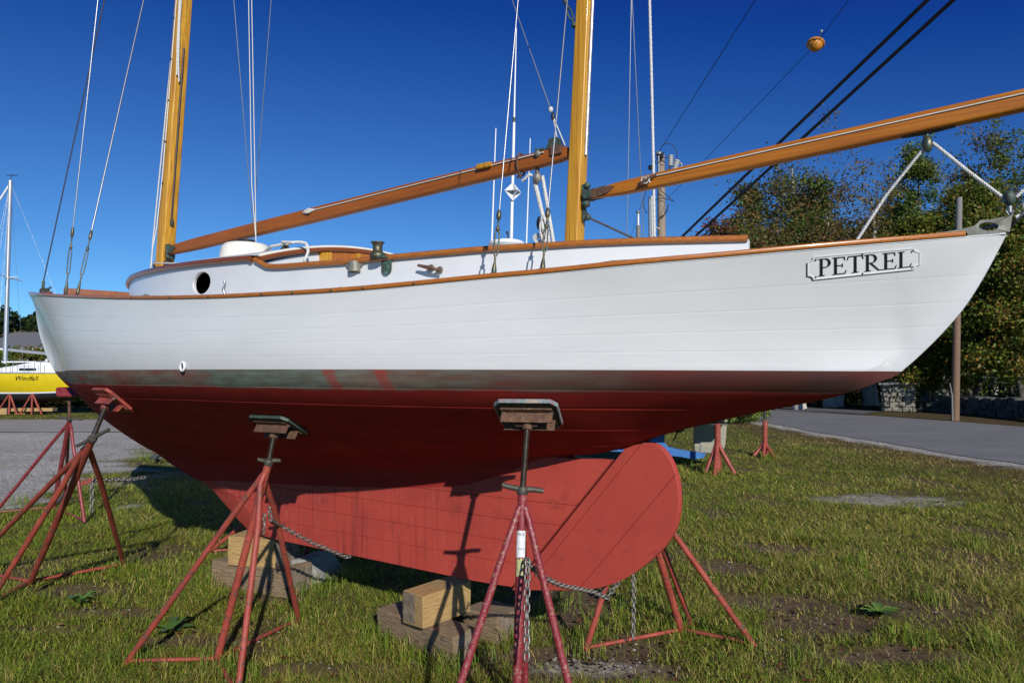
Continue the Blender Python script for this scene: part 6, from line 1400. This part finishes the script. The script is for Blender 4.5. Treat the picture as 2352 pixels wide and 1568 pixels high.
# heavy cables overhead and the high thin wires
wire(at(2140, -9, 7.0) + (at(2140, -9, 7.0) - at(1565, 545, 12.5)) * .5, at(1565, 545, 12.5) + (at(1565, 545, 12.5) - at(2130, 0, 7.0)) * .6, .0, .0235, 'upper of two thick black cables crossing the sky at the right', group='thick black cables')
wire(at(2200, -9, 7.0) + (at(2200, -9, 7.0) - at(1595, 545, 12.5)) * .5, at(1595, 545, 12.5) + (at(1595, 545, 12.5) - at(2190, 0, 7.0)) * .6, .0, .0235, 'lower of two thick black cables crossing the sky at the right', group='thick black cables')
A_ = at(1513, 350, PY - .2); B_ = at(1735, 0, 13.0); wire(A_, B_ + (B_ - A_) * .6, .0, .0085, 'thin high wire running up from the pole top insulator', 'overhead_wire')
A_ = at(1532, 458, PY - .2); F_ = at(1873, 103, 15.0); C_ = at(1887, 72, 14.6); B_ = at(1950, 0, 13.2); wire(A_, F_, .0, .007, 'thin wire from the pole up to the orange float', 'overhead_wire'); wire(F_, B_ + (B_ - F_) * 1.5, .0, .007, 'thin wire continuing from the orange float to the top edge', 'overhead_wire')
wire(at(1513, 350, PY - .2), at(1440, 570, PY + 8), .0, .007, 'faint wire dropping from the pole top to the short pole', 'overhead_wire')
fl = thing('marker_float', 'round orange float with a raised rim hung on the high wire', 'float', F_)
MB().ball((0, 0, 0), .155, 22, (1, 1, 1)).build('sphere', MT['orange'], fl)
ax_ = (Vector((.28, .3, .9))).normalized(); MB().lathe(ax_ * .02, ax_, [(.153, -.03), (.19, -.02), (.195, .0), (.19, .02), (.153, .03)], 26).build('rim', MT['orange'], fl)
for s in (-.07, .04): MB().ball(Vector((s, -.135, .06)), .03, 8, (1.2, .6, .7)).build('clamp', MT['black'], fl)
MB().tube([(.03, -.11, .1), C_ - F_], .008, 6).build('hanger', MT['galv'], fl); MB().ball(C_ - F_, .03, 8).build('wire_clip', MT['insul'], fl)

# ------------------------------------------------------------------ gate pillar and dry-stone wall
def stone(sz, c, rot=0, parent=None, m=MT['stone'], seed=None):
    b_ = MB(); b_.box(c, sz, Matrix.Rotation(rot, 3, 'Z'), bev=min(sz) * .22, jit=min(sz) * .16); o = b_.build('stone', m, parent); return o
gp_ = gnd(2079, 946); pil = thing('gate_pillar', 'square stone gate pillar with a flat slab on top across the road', 'pillar', (gp_.x + .1, gp_.y + .7, 0), R(-28))
PW = 1.22; PH = at(2079, 884, gp_.y).z
MB().box((0, 0, PH / 2 - .03), (PW - .14, PW - .14, PH - .06)).build('core', MT['bark'], pil)
z = 0; i = 0
while z < PH - .1:
    h_ = min(random.uniform(.17, .26), PH - z)
    for side_ in range(4):
        a = side_ * math.pi / 2; x = -PW / 2
        while x < PW / 2 - .06:
            w_ = min(random.uniform(.22, .5), PW / 2 - x); c = Matrix.Rotation(a, 3, 'Z') @ Vector((x + w_ / 2, -PW / 2 + .05 + random.uniform(-.03, .02), z + h_ / 2))
            if side_ in (0, 3, 1): stone((w_ - .025, .22, h_ - .022), c, a, pil)
            x += w_
    z += h_
MB().box((0, 0, PH + .05), (PW + .38, PW + .38, .11), bev=.02, jit=.012).lathe((0, 0, PH + .10), (0, 0, 1), [(.8, 0), (.02, .12)], 4).build('cap_slab', MT['slab'], pil)
MB().box((-PW / 2 - .075, -.05, PH * .62), (.02, .28, .11), bev=.003).build('plate', MT['galv'], pil)
wpts = [Vector((gp_.x + .9, gp_.y + .5, 0)), gnd(2190, 951) + Vector((.6, 1.6, 0)), gnd(2290, 962) + Vector((1.0, 1.6, 0)), gnd(2380, 972) + Vector((1.2, 1.6, 0)), gnd(2700, 1012) + Vector((1.5, 1.2, 0))]
wl = thing('stone_wall', 'low dark dry stone wall running right from the gate pillar', 'stone wall', wpts[0]); cnt = 0
WP = resample(wpts, 46)
for lay in range(3):
    for k in range(len(WP) - 1):
        t = (WP[k + 1] - WP[k]); c = WP[k] + t * (.5 + random.uniform(-.3, .3)) - wpts[0]; hz2 = random.uniform(.22, .34); stone((t.length * random.uniform(.8, 1.25), random.uniform(.4, .6), hz2), c + Vector((0, random.uniform(-.1, .1), .14 + lay * .23 + random.uniform(-.03, .03))), math.atan2(t.y, t.x) + random.uniform(-.15, .15), wl, MT['wallstone'])

# ------------------------------------------------------------------ trees
def skeleton(h, nb, spread, lean=(0, 0), stems=1, wig=.06):
    """returns limbs [(points, radii)] and tip points"""
    limbs, tips = [], []
    for st in range(stems):
        a0 = random.uniform(0, 6.28); off_ = Vector((math.cos(a0), math.sin(a0), 0)) * (.0 if stems == 1 else .35)
        dr = Vector((lean[0] + (math.cos(a0) * .16 if stems > 1 else 0), lean[1] + (math.sin(a0) * .16 if stems > 1 else 0), 1)); H_ = h * random.uniform(.82, 1.0) if stems > 1 else h
        n = 9; P = []; p = off_.copy(); r0 = .014 * H_ + .03
        for i in range(n):
            P.append(p.copy()); p = p + (dr + Vector((random.uniform(-wig, wig), random.uniform(-wig, wig), 0)) * 2).normalized() * H_ / (n - 1)
        limbs.append((P, [r0 * (1 - .88 * i / (n - 1)) for i in range(n)])); tips.append(P[-1])
        for k in range(nb):
            t = random.uniform(.28, .96); i = int(t * (n - 1)); b = P[i].lerp(P[min(i + 1, n - 1)], t * (n - 1) - i); a = 2.4 * k + random.uniform(-.5, .5); L = spread * (1.15 - t * .75) * random.uniform(.7, 1.15)
            d = Vector((math.cos(a), math.sin(a), random.uniform(.35, 1.0))).normalized(); Q = [b]; q = b
            for j in range(4): d = (d + Vector((random.uniform(-.25, .25), random.uniform(-.25, .25), random.uniform(-.05, .25)))).normalized(); q = q + d * L / 4; Q.append(q)
            rb_ = max(.012, r0 * (1 - t) * .55 + .008); limbs.append((Q, [rb_ * (1 - .2 * j) for j in range(5)])); tips += [Q[2], Q[3], Q[4]]
            for j in (2, 3):
                d2 = Vector((random.uniform(-1, 1), random.uniform(-1, 1), random.uniform(-.1, .9))).normalized(); e = Q[j] + d2 * L * .35; limbs.append(([Q[j], Q[j].lerp(e, .5) + Vector((0, 0, .05)), e], [rb_ * .45, rb_ * .3, rb_ * .15])); tips.append(e)
    return limbs, tips
def leaves(tips, n, clump, size, pal, flat=.0, zlo=0):
    T = np.array([list(t) for t in tips]); k = rng.integers(0, len(T), n); C = T[k] + rng.normal(size=(n, 3)) * np.array([clump, clump, clump * .75]) * (.35 + .65 * rng.random((n, 1)))
    tone = np.array([random.random() for _ in T])[k]
    C[:, 2] = np.maximum(C[:, 2], zlo + rng.random(n) * .3); n = len(C)
    s = size * (.55 + .9 * rng.random((n, 1))); nrm = rng.normal(size=(n, 3)); nrm[:, 2] += flat; nrm /= np.linalg.norm(nrm, axis=1, keepdims=True)
    a = np.cross(nrm, rng.normal(size=(n, 3))); a /= np.linalg.norm(a, axis=1, keepdims=True); b = np.cross(nrm, a)
    V = np.stack([C + a * s, C + b * s * .62, C - a * s, C - b * s * .62], 1).reshape(-1, 3); Fc = np.arange(n * 4).reshape(n, 4)
    pal = np.array(pal); m_ = len(pal); idx = np.clip((tone * m_ + rng.normal(size=n) * .9), 0, m_ - 1).astype(int); col = pal[idx] * (.9 + .9 * rng.random((n, 1)))
    return V, Fc, np.repeat(col, 4, 0)
def tree(label, u, v_top, Y, halfw, pal, n, size, stems=1, bark=MT['bark'], nb=16, name='tree', clump=None, group='trees across the road', v_base=None, flat=0, zlo=None, lo=None, lean=(0, 0), thick=1.0):
    base = at(u, 870, Y); h = at(u, v_top, Y).z; spread = halfw / F * Y
    root = thing(name, label, 'tree', (base.x, Y, 0), 0, group); limbs, tips = skeleton(h * .93, nb, spread, lean, stems); b_ = MB()
    for P, r in limbs: b_.tube(P, [x * thick for x in r], 6 if r[0] > .05 else 4, cap=False)
    b_.build('trunk', bark, root)
    if zlo is not None: tips = [t for t in tips if t.z > zlo * h] + [Vector((random.gauss(0, spread * .5), random.gauss(0, spread * .4), random.uniform(lo if lo is not None else .1, .6) * h)) for _ in range(int(len(tips) * .5))]
    zc0 = (lo if lo is not None else .3); cz_ = h * (1 + zc0) / 2; rz0 = h * (1 - zc0) / 2
    for _ in range(70 if bark is not MT['birch'] else 46):
        d_ = Vector((random.gauss(0, 1), random.gauss(0, 1), random.gauss(0, 1))).normalized() * random.uniform(.45, 1) ** .6
        tips.append(Vector((d_.x * spread * (1 - .25 * max(0, d_.z)) + lean[0] * cz_, d_.y * spread * .9, cz_ + d_.z * rz0 * .97)))
    V, Fc, C = leaves(tips, int(n * (2.2 if bark is MT['birch'] else 3.4)), clump or spread * .22, size * .84, pal, flat, .1)
    o = bpy.data.objects.new('crown', raw_mesh('crown', V, Fc, MT['leaf'], C)); link(o, root); return root
random.seed(5); rng = np.random.default_rng(5)
BROWN = [(.075, .060, .022), (.13, .078, .025), (.10, .082, .026), (.16, .09, .028), (.085, .09, .024)]
RED = [(.14, .035, .028), (.19, .055, .038), (.11, .055, .025), (.08, .065, .02), (.14, .085, .03)]
GREEN = [(.045, .075, .015), (.07, .115, .018), (.11, .15, .024), (.055, .085, .02), (.14, .155, .026)]
MIX = [(.055, .08, .014), (.09, .13, .018), (.14, .15, .02), (.19, .10, .02), (.10, .13, .018), (.15, .15, .022), (.08, .115, .016)]
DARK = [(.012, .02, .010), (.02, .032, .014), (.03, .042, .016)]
GOLD = [(.10, .105, .022), (.17, .13, .024), (.075, .085, .024), (.14, .12, .03)]
tree('reddish maple at the left edge of the woods, lowest crown', 1702, 480, 33, 82, RED[:3] + GREEN[:3] + BROWN[:2], 9000, .085, 2, MT['bark'], 16, 'maple_tree', zlo=.0, lo=.25)
tree('brown leaved tree left of the tall birch', 1800, 342, 37, 95, BROWN + GREEN[:3], 8500, .085, 2, MT['bark'], 18, 'hardwood_tree', zlo=.15, lo=.3)
tree('tall birch with bare white limbs and thin brown leaves', 1920, 262, 36, 120, BROWN, 9500, .075, 3, MT['birch'], 15, 'birch_tree', zlo=.2, lo=.35, thick=1.9)
tree('olive leaved tree between the reddish maple and the birches', 1768, 430, 39, 85, BROWN[:3] + GREEN[:3], 6500, .08, 2, MT['bark'], 16, 'hardwood_tree', zlo=.0, lo=.25)
tree('white limbed birch leaning left over the deck line', 1850, 420, 33, 95, BROWN + GREEN[:2], 6500, .08, 2, MT['birch'], 14, 'birch_tree', zlo=.15, lo=.3, lean=(-.12, 0), thick=1.9)
tree('birch with a thin open crown right of the tall birch', 2010, 330, 37, 90, BROWN + GOLD, 6000, .08, 2, MT['birch'], 13, 'birch_tree', zlo=.3, lo=.4, thick=1.7)
tree('green tree with a narrow crown under the boom block', 2115, 312, 40, 70, GREEN + GOLD[:1], 9500, .09, 1, MT['bark'], 20, 'hardwood_tree', zlo=.1, lo=.2)
tree('dense green and orange maple left of the roadside pole', 2125, 470, 32, 95, MIX, 15000, .085, 1, MT['bark'], 22, 'maple_tree', zlo=.0, lo=.12)
tree('dense green and orange maple behind the stern block', 2235, 405, 31, 110, MIX, 18000, .085, 1, MT['bark'], 24, 'maple_tree', zlo=.0, lo=.15)
tree('green and orange maple at the right edge of the picture', 2350, 470, 28, 105, MIX, 16000, .08, 1, MT['bark'], 22, 'maple_tree', zlo=.0, lo=.18)
tree('golden leaved birch with sky through it at top right', 2262, 275, 43, 85, GOLD + BROWN[:2], 6500, .095, 2, MT['birch'], 14, 'birch_tree', zlo=.35, lo=.45)
tree('dark leaved tall tree at the top right corner', 2345, 250, 41, 75, GREEN[:3] + GOLD[:2], 7000, .095, 2, MT['bark'], 14, 'hardwood_tree', zlo=.3, lo=.4)
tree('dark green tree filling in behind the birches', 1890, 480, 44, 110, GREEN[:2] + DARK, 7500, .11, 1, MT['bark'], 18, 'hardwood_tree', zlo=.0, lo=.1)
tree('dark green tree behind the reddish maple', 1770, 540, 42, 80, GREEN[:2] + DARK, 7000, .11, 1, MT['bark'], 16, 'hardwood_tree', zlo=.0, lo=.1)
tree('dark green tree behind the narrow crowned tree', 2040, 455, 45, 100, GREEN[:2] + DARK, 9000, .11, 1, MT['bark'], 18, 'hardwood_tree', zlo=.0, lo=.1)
tree('maple beyond the right edge of the picture', 2560, 400, 31, 150, MIX, 5500, .13, 1, MT['bark'], 20, 'maple_tree', zlo=.0, lo=.2)
tree('tall maple further along the road past the right edge', 2780, 380, 30, 160, MIX, 3500, .13, 1, MT['bark'], 20, 'maple_tree', zlo=.0, lo=.2)
# shaded trunks inside the wood and dark far wood
for i, (u, Y, vt, r, lab) in enumerate(((2092, 35, 560, .17, 'trunk just right of the gate pillar'), (2150, 34, 560, .20, 'pale trunk left of the roadside pole'), (2165, 36, 540, .22, 'thick pale trunk close left of the roadside pole'), (2222, 35, 600, .16, 'slim trunk right of the roadside pole'), (2300, 36, 600, .12, 'slim trunk in the shade near the right edge'), (1990, 38, 700, .15, 'trunk in the shade left of the gate pillar'), (1940, 40, 700, .14, 'trunk behind the lawn beyond the road'))):
    g = at(u, 900, Y); h = at(u, vt, Y).z; t = thing('tree_trunk', lab, 'tree', (g.x, Y, 0), 0, 'trunks inside the wood'); MB().tube([(0, 0, -.2), (random.uniform(-.2, .2), 0, h * .4), (random.uniform(-.5, .5), 0, h)], [r * 1.2, r, r * .6], 9).build('trunk', MT['polegrey'] if i in (1, 2) else MT['bark'], t)
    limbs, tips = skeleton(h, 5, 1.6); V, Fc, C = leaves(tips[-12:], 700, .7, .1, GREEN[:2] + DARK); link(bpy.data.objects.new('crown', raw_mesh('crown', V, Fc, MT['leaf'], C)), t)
def shrubs(name, pts, n, size, pal, hmax, wid, label=None):
    tips = []
    for x, y, hh in pts:
        for _ in range(9): tips.append(Vector((x + random.gauss(0, wid), y + random.gauss(0, wid), random.uniform(.1, hh))))
    V, Fc, C = leaves(tips, n, wid * .7, size, pal, 0, .0); o = bpy.data.objects.new(name, raw_mesh(name, V, Fc, MT['leaf'], C)); return link(o, kind='stuff')
far = [(x, random.uniform(50, 62), random.uniform(5, 10)) for x in np.arange(6, 75, 1.2)]
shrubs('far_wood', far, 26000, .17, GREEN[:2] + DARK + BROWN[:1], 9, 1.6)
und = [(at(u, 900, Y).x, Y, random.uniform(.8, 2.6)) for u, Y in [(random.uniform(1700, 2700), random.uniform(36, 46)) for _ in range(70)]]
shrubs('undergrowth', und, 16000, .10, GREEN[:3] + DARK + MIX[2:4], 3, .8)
shrubs('verge_weeds', [(at(u, 960, Y).x, Y, .35) for u, Y in ((1685, 24), (1700, 23), (1690, 25.5), (1712, 24.5))], 2600, .05, [(.12, .17, .03), (.16, .20, .035), (.10, .14, .03)], .4, .3)
# left: bushes, conifers and brown trees
def conifer(label, u, v_top, Y, n=3500):
    base = at(u, 870, Y); h = at(u, v_top, Y).z; root = thing('conifer_tree', label, 'tree', (base.x, Y, 0), 0, 'conifers beyond the cottage')
    MB().tube([(0, 0, -.2), (0, 0, h)], [.2, .02], 7).build('trunk', MT['bark'], root); tips = []
    for k in range(46):
        z = h * (.18 + .82 * k / 46); rr = (1 - z / h)**.8 * h * .20 * random.uniform(.5, 1.2) + .12
        for j in range(4): a = random.uniform(0, 6.28); tips += [Vector((math.cos(a) * rr * f, math.sin(a) * rr * f, z - .25 * rr * f)) for f in (.4, .7, 1)]
    V, Fc, C = leaves(tips, n, .16, .13, DARK + GREEN[:1], .6, 0); link(bpy.data.objects.new('crown', raw_mesh('crown', V, Fc, MT['leaf'], C)), root)
for u, v, Y, lab in ((-20, 712, 58, 'dark conifer at the far left edge'), (8, 703, 60, 'tall dark conifer left of the aluminium mast'), (28, 716, 62, 'dark conifer right behind the aluminium mast'), (52, 728, 64, 'lower dark conifer between mast and bow'), (66, 722, 61, 'thin dark conifer near the white bow'), (84, 712, 59, 'dark conifer with a ragged top next to the white bow'), (104, 722, 63, 'dark conifer mostly behind the white bow'), (132, 720, 60, 'dark conifer hidden behind the white bow')):
    conifer(lab, u, v, Y)
for u, v, Y, lab in ((12, 752, 54, 'bare brown tree behind the cottage roof, left'), (44, 750, 55, 'reddish brown tree behind the cottage roof, middle'), (74, 748, 53, 'pale stemmed brown tree behind the cottage roof, right'), (100, 752, 54, 'brown tree at the right end of the cottage roof')):
    tree(lab, u, v, Y, 30, RED[2:] + BROWN, 2600, .10, 3, MT['birch'] if u == 74 else MT['bark'], 8, 'hardwood_tree', group='brown trees behind the cottage', zlo=.0, lo=.1)
tree('leafy green and brown bush in front of the cottage', 45, 790, 39, 40, MIX, 5000, .09, 3, MT['bark'], 10, 'bush', group='bushes by the yard', zlo=0, lo=.05)
tree('green bush at the left edge behind the yellow sailboat', -8, 800, 38, 35, GREEN, 4000, .09, 3, MT['bark'], 10, 'bush', group='bushes by the yard', zlo=0, lo=.05)
for u, v, hw, lab, pal in ((88, 905, 30, 'brown bush behind the keel of the yellow sailboat', RED[2:] + BROWN), (150, 890, 30, 'greyish bush right of the yellow sailboat keel', BROWN + GREEN[:1]), (195, 895, 28, 'green bush under the white bow across the yard', GREEN), (228, 915, 25, 'low green bush at the right of the far grass strip', GREEN[1:])):
    tree(lab, u, v, 35, hw, pal, 3200, .07, 4, MT['bark'], 8, 'bush', group='bushes by the yard', zlo=0, lo=.02)
shrubs('hedge_row', [(x, random.uniform(36, 40), 1.3) for x in np.arange(-34, 4, .8)], 9000, .09, GREEN + BROWN[:2], 1.3, .5)
